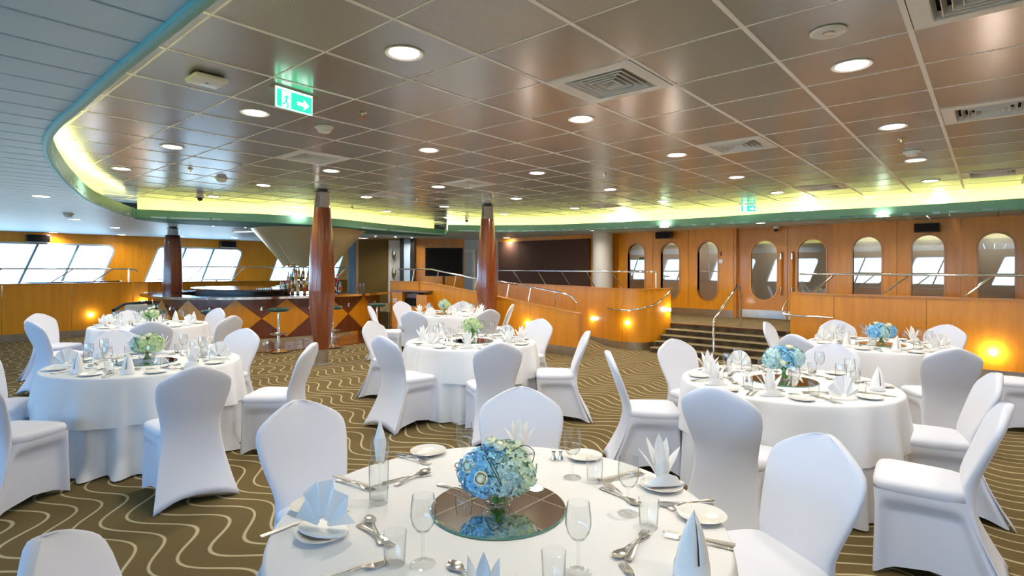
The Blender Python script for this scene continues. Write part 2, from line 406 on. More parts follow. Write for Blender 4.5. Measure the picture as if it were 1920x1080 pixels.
struct('wall_corridor', MB().box(-9, YB + .75, TER, XR, YB + .8, 2.6).mesh('corridor', mat('corridor_beige', (.30, .24, .16), .8) and 'cream'))
# doors: two leaves with a stadium pane, pull handle and steel kick plate
for k, (x0, x1, cx) in enumerate(((-4.39, -3.35, -3.83), (-3.342, -2.51, -2.87))):
    mb = MB(); holed(mb, (x0, TER + .01, x1, 2.52), stadium(cx, .93, 2.25, .54), fnY(YB + .14), .06)
    d = struct('door_%d' % (k + 1), mb.mesh('door_leaf', 'wood_side'))
    h = stadium(cx, .93, 2.25, .54)
    struct('pane', plate(h, fnY(YB + .14), .03).mesh('pane', 'dpane'), d)
    struct('pane_frame', ringm(h, fnY(YB + .14), -.012, .05, .028).mesh('pane_frame', 'wood'), d)
    struct('kick_plate', MB().box(x0 + .02, YB + .128, TER + .02, x1 - .02, YB + .14, TER + .20).mesh('kick_plate', 'steel'), d)
    hx = -3.46 if k == 0 else -3.235
    hd = MB().tube([(hx, YB + .135, 1.06), (hx, YB + .06, 1.09), (hx, YB + .06, 1.95), (hx, YB + .135, 1.98)], .022, 10)
    hn = struct('door_handle', hd.mesh('door_handle', 'wood', True), d)
    for z in (1.09, 1.83): struct('handle_sleeve', MB().tube([(hx, YB + .06, z), (hx, YB + .06, z + .13)], .026, 10).mesh('sleeve', 'chrome', True), hn)
struct('trim_1', MB().box(-4.39, YB + .10, 2.52, -2.51, YB + .2, 2.6).mesh('trim', 'wood_side'))

# ---- left wall with raked windows, front wall (behind the camera) and right wall
SL = .36                                                    # rake of the window sides, metres of y per metre of height
def raked(y0, y1, z0, z1):
    return round_poly([(y0 - SL * (z1 - z0), z0), (y1 - SL * (z1 - z0), z0), (y1, z1), (y0, z1)], [.06, .10, .24, .10])
wl = struct('wall_left', MB().box(XL - .5, YF - .3, 0, XL - .45, YF - .2, 2.6).mesh('wall_left_post', 'wood'))
def raked_window(y0, y1, muls, fn, rect, parent, z0=.95, z1=2.22, m='wood'):
    global win_n
    h = raked(y0, y1, z0, z1); mb = MB(); holed(mb, rect, h, fn, .2)
    struct('panel', mb.mesh('panel', m), parent)
    win_n[0] += 1
    g = struct('window_%d' % win_n[0], ringm([(p[0], p[1]) for p in h], fn, -.02, .22, .05).mesh('window_frame', 'aluminium'))
    # panes between the raked mullions
    ys = [y0] + muls + [y1]
    for a, b in zip(ys, ys[1:]):
        d = SL * (z1 - z0); struct('pane', plate([(a - d, z0), (b - d, z0), (b, z1), (a, z1)], fn, .15).mesh('pane', 'pane'), g)
    for a in muls:
        d = SL * (z1 - z0); mb = MB()
        P = [fn(a - d - .03, z0, .10), fn(a - d + .03, z0, .10), fn(a + .03, z1, .10), fn(a - .03, z1, .10)]; Q = [fn(a - d - .03, z0, .17), fn(a - d + .03, z0, .17), fn(a + .03, z1, .17), fn(a - .03, z1, .17)]
        vp = [mb.b.verts.new(p) for p in P]; vq = [mb.b.verts.new(p) for p in Q]
        mb.b.faces.new(vp); mb.b.faces.new(vq[::-1])
        for i in range(4): mb.b.faces.new((vp[i], vp[(i + 1) % 4], vq[(i + 1) % 4], vq[i]))
        struct('mullion', mb.mesh('mullion', 'rubber'), g)
fl = fnX(XL)
raked_window(1.0, 4.60, [1.93, 2.84, 3.74], fl, (.35, TER, 5.0, 2.6), wl)
raked_window(5.76, 8.32, [6.56, 7.42], fl, (5.0, TER, 8.85, 2.6), wl)
raked_window(9.68, 12.3, [10.5, 11.4], fl, (8.85, TER, YB, 2.6), wl)
raked_window(-3.1, -.1, [-2.1, -1.1], fl, (-3.7, TER, .35, 2.6), wl)
raked_window(-6.2, -4.1, [-5.1], fl, (YF, TER, -3.7, 2.6), wl)
wf = struct('wall_front', MB().box(XL - .3, YF - .25, 0, XR + .3, YF - .2, TER).mesh('wall_front_base', 'wood'))
struct('panel', MB().box(XL, YF - .2, 0, XR, YF, TER).mesh('panel', 'wood'), wf)
ff = lambda u, v, w: (u, YF - w, v)
for a in (-19.3, -16.1, -12.9, -9.7, -6.5, -3.3, -.1, 2.9):
    raked_window(a + .55, a + 2.75, [a + 1.65], ff, (a - .0 if a > -19 else XL, TER, min(a + 3.2, XR), 2.6), wf)
struct('wall_right', MB().box(XR, YF - .3, 0, XR + .2, YB + 1.2, 3.1).mesh('wall_right', 'wood'))

# ---- ceiling: ring fascia round the raised field, cove, satin metal tiles, slats outside
near = [at(x, y, ZO) for x, y in ((465, 0), (400, 28), (320, 65), (235, 130), (165, 190), (115, 235), (97, 262), (97, 285), (110, 315), (140, 350), (180, 380), (247, 405))]
near = [(p[0], p[1]) for p in near]
near = [(XR, .72), (-.5, .76)] + [(near[0][0], .77), (near[2][0], .77), (near[3][0], .77), (near[4][0], .78)] + near[5:]
can = [at(x, y, ZO) for x, y in ((251, 407.5), (363, 411.7), (497, 416), (620, 422.5), (720, 431.7), (835, 441.0))]
rgt = [at(x, y, ZO) for x, y in ((842, 433), (902, 434), (1000, 433.5), (1100, 431), (1300, 423), (1480, 413), (1700, 403), (1920, 391))] + [(XR, 10.95)]
def sm(P, n=5): return [(v.x, v.y) for v in smoothpath([(p[0], p[1], 0) for p in P], n)]
near_s, can_s, rgt_s = near[:4] + sm(near[4:]), sm(can), sm(rgt)
ring = near_s + can_s + rgt_s
def inside(x, y, P):
    c = False; n = len(P)
    for i in range(n):
        (x1, y1), (x2, y2) = P[i], P[(i + 1) % n]
        if (y1 > y) != (y2 > y) and x < (x2 - x1) * (y - y1) / (y2 - y1) + x1: c = not c
    return c
def crossings(x, P):
    out = []; n = len(P)
    for i in range(n):
        (x1, y1), (x2, y2) = P[i], P[(i + 1) % n]
        if (x1 > x) != (x2 > x): out.append(y1 + (y2 - y1) * (x - x1) / (x2 - x1))
    return sorted(out)
def scan_pieces(x0, x1, P, y0, y1, sub):
    """y intervals of the strip x0..x1 that lie outside polygon P, as lists of (x, lo, hi) columns"""
    cols = []
    for k in range(sub + 1):
        x = x0 + (x1 - x0) * k / sub; c = [y0] + [v for v in crossings(x, P) if y0 < v < y1] + [y1]
        cols.append((x, [(c[i], c[i + 1]) for i in range(0, len(c) - 1, 2)]))
    return cols
ceil = struct('ceiling', MB().box(XL - .3, YF - .3, 3.02, XR + .3, YB + 1.3, 3.12).mesh('ceiling_deck', 'void'))
SP = .312; k = 0; x = 3.2
while x > XL:
    a, b = max(x - SP + .012, XL), x - .010
    cols = scan_pieces(a, b, ring, YF, YB + (.0 if not (-4.45 < x < -2.3) else .14), 3)
    cnt = [len(c[1]) for c in cols]
    groups = {}
    for (xa, ia), (xb, ib) in zip(cols, cols[1:]):
        if len(ia) == len(ib): prs = [(p, q) for p, q in zip(ia, ib)]
        else:
            s_ = ia if len(ia) < len(ib) else ib
            prs = [(p, p) for p in s_]
        for gi, (p, q) in enumerate(prs): groups.setdefault(gi, []).append((xa, xb, p, q))
    for gi, L in groups.items():
        mb = MB()
        for xa, xb, p, q in L:
            lo = [mb.b.verts.new(v) for v in ((xa, p[0], ZO), (xb, q[0], ZO), (xb, q[1], ZO), (xa, p[1], ZO))]
            hi = [mb.b.verts.new((v.co.x, v.co.y, ZO + .03)) for v in lo]
            mb.b.faces.new(lo[::-1]); mb.b.faces.new(hi)
            for i in range(4): mb.b.faces.new((lo[i], lo[(i + 1) % 4], hi[(i + 1) % 4], hi[i]))
        bmesh.ops.remove_doubles(mb.b, verts=mb.b.verts, dist=1e-4)
        struct('ceiling_slat', mb.mesh('ceiling_slat', 'slat'), ceil)
    x -= SP
# fascia in three runs, each with a teal rim below and a cove behind
def offset(P, d):
    out = []
    for i in range(len(P)):
        a = Vector(P[max(i - 1, 0)]); b = Vector(P[min(i + 1, len(P) - 1)]); t = (b - a).normalized(); out.append((P[i][0] + t.y * d, P[i][1] - t.x * d))
    return out
def ribbon(P, d0, d1, z0, z1):
    A, B = offset(P, d0), offset(P, d1); mb = MB()
    R_ = [[mb.b.verts.new(v) for v in ((*a, z0), (*b, z0), (*b, z1), (*a, z1))] for a, b in zip(A, B)]
    for a, b in zip(R_, R_[1:]):
        for k in range(4): mb.b.faces.new((a[k], b[k], b[(k + 1) % 4], a[(k + 1) % 4]))
    mb.b.faces.new(R_[0]); mb.b.faces.new(R_[-1][::-1])
    return mb
# orientation: outward normal for `near` points to -y (right hand side of travel is +y) so find the sign per run
def outward(P, probe=.2):
    m = len(P) // 2; o = offset(P[m - 1:m + 2], probe)[1]
    return -1 if inside(o[0], o[1], ring) else 1
for nm, P in (('left', near_s), ('bar', can_s), ('back', rgt_s)):
    s_ = outward(P)
    f = struct('trim_fascia_' + nm, ribbon(P, 0, s_ * .025, ZO - .015, ZR).mesh('fascia', 'fascia', True))
    struct('rim', ribbon(P, s_ * .026, s_ * .05, ZO - .02, ZO + .01).mesh('rim', 'rim' if nm == 'left' else 'soffit', True), f)
    struct('cove_ledge', ribbon(P, s_ * .025, s_ * .42, ZO + .03, ZO + .07).mesh('cove_ledge', 'cove_in'), f)
    struct('cove_back', ribbon(P, s_ * .42, s_ * .45, ZO + .03, ZC + .06).mesh('cove_back', 'cove_in'), f)
    struct('light_strip', ribbon(P, s_ * .10, s_ * .15, ZO + .075, ZO + .10).mesh('light_strip', 'cove'), f)
for nm, P in (('left_corner', [near_s[-1], can_s[0]]), ('right_corner', [can_s[-1], rgt_s[0]])):
    struct('trim_fascia_' + nm, ribbon(P, 0, .025, ZO - .015, ZR).mesh('fascia', 'fascia'))
# teal soffit shelf under the canopy round the bar
CO = offset(can_s, outward(can_s) * 1.7)
mb = MB(); R_ = []
for i, (a, b) in enumerate(zip(can_s, CO)):
    w = sin(PI * min(1, max(0, i / (len(can_s) - 1))) ) ** .5; bb = (a[0] + (b[0] - a[0]) * max(.12, w), a[1] + (b[1] - a[1]) * max(.12, w))
    R_.append([mb.b.verts.new(v) for v in ((*a, ZO - .02), (*bb, ZO - .02), (*bb, ZO - .005), (*a, ZO - .005))])
for a, b in zip(R_, R_[1:]):
    for k in range(4): mb.b.faces.new((a[k], b[k], b[(k + 1) % 4], a[(k + 1) % 4]))
struct('trim_soffit', mb.mesh('soffit', 'soffit'))

# inner ceiling tiles
TX0, TY0, TPX, TPY = -.671, 2.07, .672, .640
tile_me = MB().box(-TPX / 2 + .011, -TPY / 2 + .004, 0, TPX / 2 - .011, TPY / 2 - .004, .02, bev=.0025).mesh('ceiling_tile', 'tile')
perf_me = MB().box(-TPX / 2 + .011, -TPY / 2 + .004, 0, TPX / 2 - .011, TPY / 2 - .004, .02, bev=.0025).mesh('ceiling_tile_perforated', 'perf')
VENTS = [(1146, 150), (590, 292), (1387, 273), (1860, 212), (878, 340), (727, 362), (1540, 352), (1865, 329), (1600, 380), (1830, 15), (1130, 385)]
def cell(px, py):
    x, y = at(px, py, ZC); return round((x - TX0) / TPX), round((y - TY0) / TPY)
vent_cells = {cell(*p) for p in VENTS}
cells = []
for i in range(-19, 11):
    for j in range(-4, 17):
        x, y = TX0 + i * TPX, TY0 + j * TPY
        ok = any(inside(x + dx, y + dy, ring) for dx in (-.6, 0, .6) for dy in (-.6, 0, .6))
        if ok and (i, j) not in vent_cells and x < XR - .3: cells.append((i, j, x, y))
def vis(c):
    X = c[2] * E1[0] + c[3] * E2[0]; D = c[2] * E1[1] + c[3] * E2[1]
    return D > 1.5 and abs(X) < D * 1.15
cells.sort(key=lambda c: (not vis(c), c[2] ** 2 + c[3] ** 2))
rest = MB()
for n, (i, j, x, y) in enumerate(cells):
    if n < 290:
        struct('ceiling_tile', perf_me if (i, j) in ((-3, -1), (-2, -1), (-2, 0), (-1, 0)) else tile_me, ceil, loc=(x, y, ZC))
    else: rest.box(x - TPX / 2 + .011, y - TPY / 2 + .004, ZC, x + TPX / 2 - .011, y + TPY / 2 - .004, ZC + .02)
o = struct('ceiling_tile_field', rest.mesh('tile_field', 'tile'), ceil); o['kind'] = 'stuff'
# runners behind the joints (the pale lines between the tiles)
mb = MB()
xs = [TX0 + (i + .5) * TPX for i in range(-19, 11)]; ys = [TY0 + (j + .5) * TPY for j in range(-4, 17)]
for x in xs: mb.box(x - .0135, .45, ZC - .003, x + .0135, 12.2, ZC + .03)
for y in ys: mb.box(-12.9, y - .006, ZC - .0025, XR, y + .006, ZC + .0302)
o = struct('ceiling_runner_grid', mb.mesh('runner_grid', 'runner'), ceil); o['kind'] = 'stuff'
# ================================================================== CEILING FITTINGS
def lamp_light(name, loc, w, size, col, parent=None, spread=150):
    l = bpy.data.lights.new(name, 'AREA'); l.shape = 'DISK'; l.size = size; l.energy = w; l.color = col; l.spread = rad(spread)
    o = bpy.data.objects.new(name, l); COL.objects.link(o); o.location = loc
    if parent: o.parent = parent
    return o
dl_ring = MB().lathe([(.088, 0), (.112, -.006), (.118, 0), (.088, .012)], 28).mesh('downlight_ring', 'white', True)
dl_disc = MB().lathe([(0, 0), (.088, 0)], 28).mesh('downlight_disc', 'lamp')
def rc(px): return ('left' if px < 480 else 'middle left' if px < 800 else 'centre' if px < 1120 else 'middle right' if px < 1450 else 'right')
PLACED = {}
def uniq(label):
    PLACED[label] = PLACED.get(label, 0) + 1
    return label
def downlight(px, py, z, label, group='round ceiling downlights', w=None, scale=1):
    x, y = at(px, py, z)
    t = thing('downlight', label, 'ceiling light', (x, y, z - (.003 if z > 2.7 else 0)), 0, group)
    obj('trim_ring', dl_ring, t, scale=(scale,) * 3); obj('diffuser', dl_disc, t, (0, 0, -.002), scale=(scale,) * 3)
    lamp_light('downlight_lamp', (0, 0, -.02), w or LAMP_W, .17, LAMP_C, t)
ROWS = [((758, 99), 'large bright downlight above the left of the front table, nearest on the left'), ((1597, 122), 'largest downlight at upper right, below the round ceiling speaker'),
    ((1090, 223), 'downlight just below the large square ceiling vent'), ((1674, 237), 'downlight left of the vent at the right edge'),
    ((478, 211), 'downlight just left of the hanging green exit sign'), ((323, 275), 'downlight in the curved corner of the ceiling, second from the left'),
    ((804, 281), 'downlight between the nearer column and the large vent'), ((1269, 290), 'downlight just left of the second square vent'),
    ((1717, 300), 'downlight below the small round detector on the right'), ((228, 316), 'leftmost downlight of the panelled ceiling by the curved cove'),
    ((621, 320), 'downlight just above the nearer wooden column'), ((1007, 324), 'downlight in the ceiling centre, right of a small vent'),
    ((1381, 332), 'downlight below the second square vent'), ((494, 347), 'downlight left of the nearer column above the bar front'),
    ((822, 350), 'downlight left of the small vent before the farther column'), ((1144, 355), 'downlight below the sprinkler in the ceiling centre'),
    ((1744, 339), 'downlight at the right, left of the low side vent'), ((1457, 361), 'downlight left of the narrow far vent'),
    ((400, 368), 'downlight over the bar canopy, beside the dome camera'), ((687, 369), 'downlight right of the nearer column'),
    ((968, 372), 'downlight to the upper right of the farther column'), ((1243, 377), 'downlight left of the far exit sign, nearer of two'),
    ((833, 387), 'downlight to the upper left of the farther column'), ((1078, 390), 'downlight right of the farther column near the cove'),
    ((1513, 381), 'downlight right of the far exit sign, touching the cove glow'), ((1762, 366), 'rightmost downlight touching the yellow cove glow'),
    ((945, 401), 'small far downlight close right of the farther column'), ((840, 408), 'small far downlight over the corner of the two coves'), ((725, 396), 'downlight in the yellow glow above the bar front'),
    ((1165, 403), 'small far downlight in the cove glow, right of centre'), ((560, 388), 'small downlight in the yellow glow left of the nearer column')]
for (p, l) in ROWS: downlight(*p, ZC, l)
for p, l in (((77, 368), 'brightest downlight in the blue slatted ceiling at far left'), ((140, 411), 'downlight in the slatted ceiling beside a dark round fitting'), ((100, 436), 'small downlight over the leftmost window'),
             ((216, 427), 'downlight at the tip of the teal canopy'), ((228, 440), 'small downlight between the two left windows'), ((340, 443), 'small downlight behind the blue tinted column'), ((440, 446), 'small downlight over the second window'),
             ((1655, 405), 'downlight in the low ceiling above the first arch right of the doors'), ((1425, 418), 'downlight above the double doors under the far exit sign'), ((1245, 425), 'downlight above the middle arched window, left of the doors'),
             ((1108, 432), 'downlight in the low ceiling above the white pillar'), ((950, 446), 'downlight in the low ceiling above the dark brown panel'), ((875, 452), 'downlight above the television by the grey door')):
    downlight(*p, ZO, l, 'downlights in the low outer ceiling', w=LAMP_W * .8)
# extra lamps of the same grid outside the picture (they light the room behind and beside the camera)
for x, y in ((1.3, 4.0), (1.3, 6.0), (1.3, 8.0), (3.3, 2.0), (3.3, 6.0), (-.7, 2.0), (3.3, 9.5), (1.3, 2.0)):
    lamp_light('downlight_lamp', (x, y, ZC - .02), LAMP_W, .17, LAMP_C)
for x, y in ((-3, -2.5), (2, -2.5), (-8, -2.5), (-13, -2.5), (-3, -5), (3, -5)):
    lamp_light('downlight_lamp', (x, y, ZO - .02), LAMP_W * .7, .17, LAMP_C)

# square supply vents: nested pyramidal louvres in a tile sized frame
def vent_meshes():
    h = .30
    fr = MB()
    for a, b, z0, z1 in ((.318, .235, -.004, .012),):
        for q in range(4):
            c, s_ = cos(q * PI / 2), sin(q * PI / 2); P = [(-a, -a, z0), (a, -a, z0), (b, -b, z0 - .004), (-b, -b, z0 - .004)]
            fr.poly([(x * c - y * s_, x * s_ + y * c, z) for x, y, z in P])
    lv = []
    for k in range(5):
        a = .230 - k * .042; mb = MB()
        for q in range(4):
            c, s_ = cos(q * PI / 2), sin(q * PI / 2); b = a - .015; g_ = a + .004
            for P in ([(-a, -a, -.010), (a, -a, -.010), (b, -b, .034), (-b, -b, .034)], [(-a, -a, -.010), (a, -a, -.010), (g_, -g_, -.010), (-g_, -g_, -.010)], [(-g_, -g_, -.010), (g_, -g_, -.010), (g_, -g_, -.003), (-g_, -g_, -.003)]):
                mb.poly([(x * c - y * s_, x * s_ + y * c, z) for x, y, z in P])
        lv.append(mb.mesh('louvre', 'white'))
    bk = MB().box(-.3, -.3, .06, .3, .3, .07).mesh('vent_throat', 'void')
    return fr.mesh('vent_frame', 'white'), lv, bk
vf, vl, vb = vent_meshes()
VL = ['large square vent near the centre of the ceiling', 'square vent above and left of the nearer column', 'second square vent, right of centre', 'square vent at the right edge of the ceiling', 'small vent left of the farther column top',
      'small vent right of the nearer column top', 'narrow looking far vent right of centre', 'low looking vent at the far right edge', 'far vent touching the yellow cove at right', 'vent cut by the top right corner of the picture', 'far vent near the ceiling centre, over the cove']
for p, l in zip(VENTS, VL):
    i, j = cell(*p); t = thing('ceiling_vent', 'white louvred ' + l, 'vent', (TX0 + i * TPX, TY0 + j * TPY, ZC - .001), 0, 'square louvred ceiling vents')
    obj('frame', vf, t); obj('throat', vb, t)
    for m_ in vl: obj('louvre', m_, t)

# exit sign: lit green pane below a clear holder plate
def exit_sign(px, py, rz, label, w=.30):
    x, y = at(px, py, ZC); t = thing('exit_sign', label, 'sign', (x, y, ZC), rz)
    obj('mount_plate', MB().box(-w / 2 - .03, -.03, -.012, w / 2 + .03, .03, 0).mesh('mount', 'chrome'), t)
    h0, h1 = -.150, -.013
    obj('pane', MB().box(-w / 2, -.004, h0, w / 2, .004, h1).mesh('sign_pane', 'exit_green'), t)
    mb = MB(); b = .006
    for s in (-1, 1):
        yy = s * .0055
        for x0, z0, x1, z1 in ((-w / 2, h0, w / 2, h0 + b), (-w / 2, h1 - b, w / 2, h1), (-w / 2, h0, -w / 2 + b, h1), (w / 2 - b, h0, w / 2, h1), (-.105, h0 + .012, -.03, h1 - .012)):
            mb.poly([(x0, yy, z0), (x1, yy, z0), (x1, yy, z1), (x0, yy, z1)])
        mb.poly([(.02, yy, -.10), (.075, yy, -.10), (.075, yy, -.128), (.122, yy, -.088), (.075, yy, -.048), (.075, yy, -.075), (.02, yy, -.075)])
    obj('arrow_and_border', mb.mesh('sign_marks', 'exit_white'), t)
    mb = MB()
    for s in (-1, 1):
        yy = s * .0068
        for pts, r in (([(-.062, -.052), (-.072, -.092)], .008), ([(-.072, -.092), (-.055, -.11), (-.058, -.14)], .006), ([(-.072, -.092), (-.085, -.118), (-.102, -.12)], .006), ([(-.066, -.06), (-.048, -.075), (-.038, -.07)], .004), ([(-.066, -.06), (-.085, -.068), (-.09, -.085)], .004), ([(-.058, -.04), (-.058, -.034)], .008)):
            for (a, b_), (c, d) in zip(pts, pts[1:]):
                dx, dz = c - a, d - b_; l = math.hypot(dx, dz); nx, nz = -dz / l * r, dx / l * r
                mb.poly([(a + nx, yy, b_ + nz), (c + nx, yy, d + nz), (c - nx, yy, d - nz), (a - nx, yy, b_ - nz)])
    obj('running_figure', mb.mesh('figure', 'exit_green'), t)
    return t
exit_sign(552, 170, rad(97), 'lit green exit sign with running figure and arrow hanging from the ceiling at left')
exit_sign(1403, 383, rad(41), 'small lit green exit sign far away above the double doors')

# small ceiling fittings
def fitting(px, py, z, name, label, cat, parts, group=None):
    x, y = at(px, py, z); t = thing(name, label, cat, (x, y, z - .003), 0, group)
    for n, me in parts: obj(n, me, t)
ap_me = MB().box(-.11, -.11, -.045, .11, .11, -.008, bev=.022).mesh('ap_case', 'white', True); apb = MB().box(-.08, -.08, -.01, .08, .08, 0).mesh('ap_base', 'black'); apl = MB().lathe([(0, -.0462), (.012, -.0462), (.012, -.045)], 10).mesh('ap_logo', 'black')
fitting(388, 143, ZC, 'wireless_access_point', 'white square wireless access point on the left ceiling tiles', 'access point', (('case', ap_me), ('base', apb), ('indicator', apl)))
det = MB().lathe([(.075, 0), (.075, -.018), (.062, -.03), (.055, -.05), (.03, -.058), (0, -.058)], 24).mesh('detector_head', 'white', True); detb = MB().lathe([(.085, 0), (.085, -.008), (.075, -.01)], 24).mesh('detector_base', 'white', True)
for p, l in (((608, 237), 'white smoke detector right of the hanging exit sign'), ((415, 334), 'smoke detector above the bar canopy'), ((1710, 283), 'small round detector between two right hand downlights'), ((128, 401), 'dark looking round fitting in the blue slatted ceiling')):
    fitting(*p, ZC if p[1] != 401 else ZO, 'smoke_detector', l, 'smoke detector', (('head', det), ('base', detb)), 'smoke detectors')
spk = MB().lathe([(.09, 0), (.09, -.006), (.078, -.012), (.07, -.008), (0, -.008)], 28).mesh('speaker_plate', 'white', True); spk2 = MB().lathe([(.03, -.0081), (.03, -.018), (0, -.02)], 12).mesh('speaker_nub', 'steel', True)
fitting(1553, 58, ZC, 'ceiling_fitting', 'round white ceiling plate with a small metal nub above the largest right downlight', 'ceiling fitting', (('plate', spk), ('nub', spk2)))
sb = MB().lathe([(.035, 0), (.032, -.008), (.012, -.012), (.010, -.03), (0, -.03)], 14).mesh('sprinkler_body', 'chrome', True); sd = MB().lathe([(.006, -.03), (.006, -.045), (.024, -.047), (.024, -.05), (0, -.05)], 14).mesh('sprinkler_deflector', 'chrome', True)
for p, l in (((680, 210), 'chrome sprinkler left of the front downlight row'), ((357, 316), 'sprinkler between two downlights in the left ceiling'), ((1690, 260), 'sprinkler below a right hand downlight'), ((1133, 325), 'sprinkler in the middle of the ceiling'), ((782, 371), 'tiny sprinkler right of the nearer column'), ((660, 389), 'sprinkler right beside the nearer column in the yellow glow')):
    fitting(*p, ZC, 'sprinkler', l, 'sprinkler', (('body', sb), ('deflector', sd)), 'ceiling sprinklers')
cmb = MB().lathe([(.05, 0), (.05, -.03), (.075, -.035), (.075, -.05), (.045, -.06)], 20).mesh('camera_base', 'white', True); cmd = MB().lathe([(.045, -.055), (.042, -.09), (.02, -.115), (0, -.12)], 20).mesh('camera_dome', 'black', True)
fitting(375, 364, ZC, 'dome_camera', 'white dome camera hanging over the bar canopy cove', 'camera', (('base', cmb), ('dome', cmd)), 'dome cameras')
fitting(875, 408, ZC, 'dome_camera', 'dark dome camera left of the farther column', 'camera', (('base', cmb), ('dome', cmd)), 'dome cameras')
fitting(1455, 424, ZO, 'dome_camera', 'dome camera above the double doors', 'camera', (('base', cmb), ('dome', cmd)), 'dome cameras')
pl = MB().box(-.30, -.09, -.035, .30, .09, 0, bev=.006).mesh('panel_lamp_case', 'white'); pe = MB().box(-.28, -.075, -.038, .28, .075, -.0352).mesh('panel_lamp_diffuser', 'exit_white')
for p, r, l in (((458, 432), 20, 'lit white strip lamp under the canopy left of the gold funnel'), ((673, 444), 100, 'lit white strip lamp under the canopy right of the gold funnel')):
    x, y = at(*p, ZO - .03); t = thing('strip_lamp', l, 'lamp', (x, y, ZO - .03), rad(r), 'strip lamps under the bar canopy'); obj('case', pl, t); obj('diffuser', pe, t)
for i, px in enumerate((530, 565, 655, 704, 742, 772, 460, 400)):
    py = 424 + (px - 400) * .045 + (6 if px > 600 else 0)
    x, y = at(px, py, ZO - .02); t = thing('canopy_spotlight', ['tiny spotlight in the teal canopy, above the gold funnel on the left', 'tiny canopy spotlight just left of the nearer column', 'tiny canopy spotlight right of the nearer column', 'tiny canopy spotlight above the brown wall panel', 'tiny canopy spotlight above the fish sculpture', 'tiny canopy spotlight nearest the dark pillars', 'tiny canopy spotlight above the window behind the bar', 'tiny canopy spotlight right of the blue tinted column'][i], 'spotlight', (x, y, ZO - .021), 0, 'tiny canopy spotlights')
    obj('ring', MB().lathe([(.022, 0), (.036, -.004), (.038, 0)], 14).mesh('spot_ring', 'chrome', True), t); obj('bulb', MB().lathe([(0, -.002), (.022, -.002)], 14).mesh('spot_bulb', 'lamp'), t); lamp_light('canopy_lamp', (0, 0, -.012), 5.0, .05, LAMP_C, t)

# ================================================================== COLUMNS
def column(x, y, label, wood_m='column_wood', top=ZC):
    t = thing('column', label, 'column', (x, y, 0), 0, 'spindle shaped columns')
    k = (top - 2.9)
    obj('base_sleeve', MB().lathe([(.16, 0), (.16, .012), (.10, .02), (.103, .24), (.112, .25)], 32).mesh('base_sleeve', 'steel', True), t)
    low = [(.114, .25), (.150, .5), (.185, .8), (.203, 1.05), (.207, 1.22)]; upp = [(.207, 1.225), (.206, 1.4), (.198, 1.7), (.180, 2.05), (.155, 2.35), (.130, 2.6 + k)]
    def staves(prof, name):
        n = 14
        for i in range(n):
            mb = MB()
            def f(u, v, prof=prof, i=i):
                q = v * (len(prof) - 1); a = min(int(q), len(prof) - 2); fr = q - a
                r = prof[a][0] * (1 - fr) + prof[a + 1][0] * fr; z = prof[a][1] * (1 - fr) + prof[a + 1][1] * fr
                th_ = 2 * PI * (i + .012 + u * .976) / n; return (r * cos(th_), r * sin(th_), z)
            mb.grid(f, 3, (len(prof) - 1) * 2); obj(name, mb.mesh(name, wood_m, 'all'), t)
    obj('core', MB().lathe([(r - .006, z) for r, z in low + upp], 24).mesh('core', 'dark_wood'), t)
    staves(low, 'lower_stave'); staves(upp, 'upper_stave')
    obj('chrome_collar', MB().lathe([(.133, 2.6 + k), (.128, 2.61 + k), (.105, 2.84 + k), (.10, 2.86 + k)], 32).mesh('collar', 'chrome', True), t)
    obj('neck', MB().lathe([(.095, 2.85 + k), (.125, 2.862 + k), (.125, 2.87 + k), (.085, 2.875 + k), (.085, 2.9 + k)], 32).mesh('neck', 'black', True), t)
x, y = at(603, 683, 0); C1 = (x, y); column(x, y, 'polished cherry wood spindle column in front of the bar, nearer of the two brown columns')
C2 = cw(-.50, 11.1); column(*C2, 'polished cherry wood spindle column at the foot of the ramp')
column(*cw(-7.93, 12.85), 'dark blue tinted spindle column standing behind the left end of the bar', 'dark_wood', ZO)

# ================================================================== BALUSTRADES, RAILS, STEPS
def pathlen(P):
    s = [0]
    for a, b in zip(P, P[1:]): s.append(s[-1] + math.dist(a[:2], b[:2]))
    return s
def sub(P, s0, s1):
    S = pathlen(P); out = []
    def pt(s):
        for i in range(len(S) - 1):
            if S[i] <= s <= S[i + 1] + 1e-9:
                f = (s - S[i]) / max(1e-9, S[i + 1] - S[i]); return tuple(P[i][k] * (1 - f) + P[i + 1][k] * f for k in range(len(P[0])))
        return P[-1]
    out = [pt(s0)] + [P[i] for i in range(len(P)) if s0 + 1e-3 < S[i] < s1 - 1e-3] + [pt(s1)]
    return out
def balustrade(label, P, zt, seams, kick=.16, th=.07, cap=True, base=0.0, m='wood'):
    """P: plan polyline; zt: height or function of arclength fraction; seams: panel length"""
    t = thing('balustrade', label, 'balustrade', (P[0][0], P[0][1], 0)); ox, oy = P[0][0], P[0][1]
    P = [(p[0] - ox, p[1] - oy) for p in P]; L = pathlen(P)[-1]; ZT = zt if callable(zt) else (lambda f: zt)
    n = max(1, round(L / seams))
    for i in range(n):
        a, b = i * L / n + .003, (i + 1) * L / n - .003; Q = sub(P, a, b); SQ = pathlen(Q)
        obj('panel', MB().wall(Q, 0, 0, th, zf=lambda k: (base + kick, ZT((a + SQ[k]) / L) - .03)).mesh('panel', m, True), t)
    S = pathlen(P)
    obj('kick_plate', MB().wall(offset(P, -.012), 0, 0, th - .02, zf=lambda k: (base + 0.0, base + kick)).mesh('kick_plate', 'steel', True), t)
    if cap: obj('cap', MB().wall(offset(P, .012), 0, 0, th + .024, zf=lambda k: (ZT(S[k] / L) - .03, ZT(S[k] / L))).mesh('cap', 'wood_side', True), t)
    return t
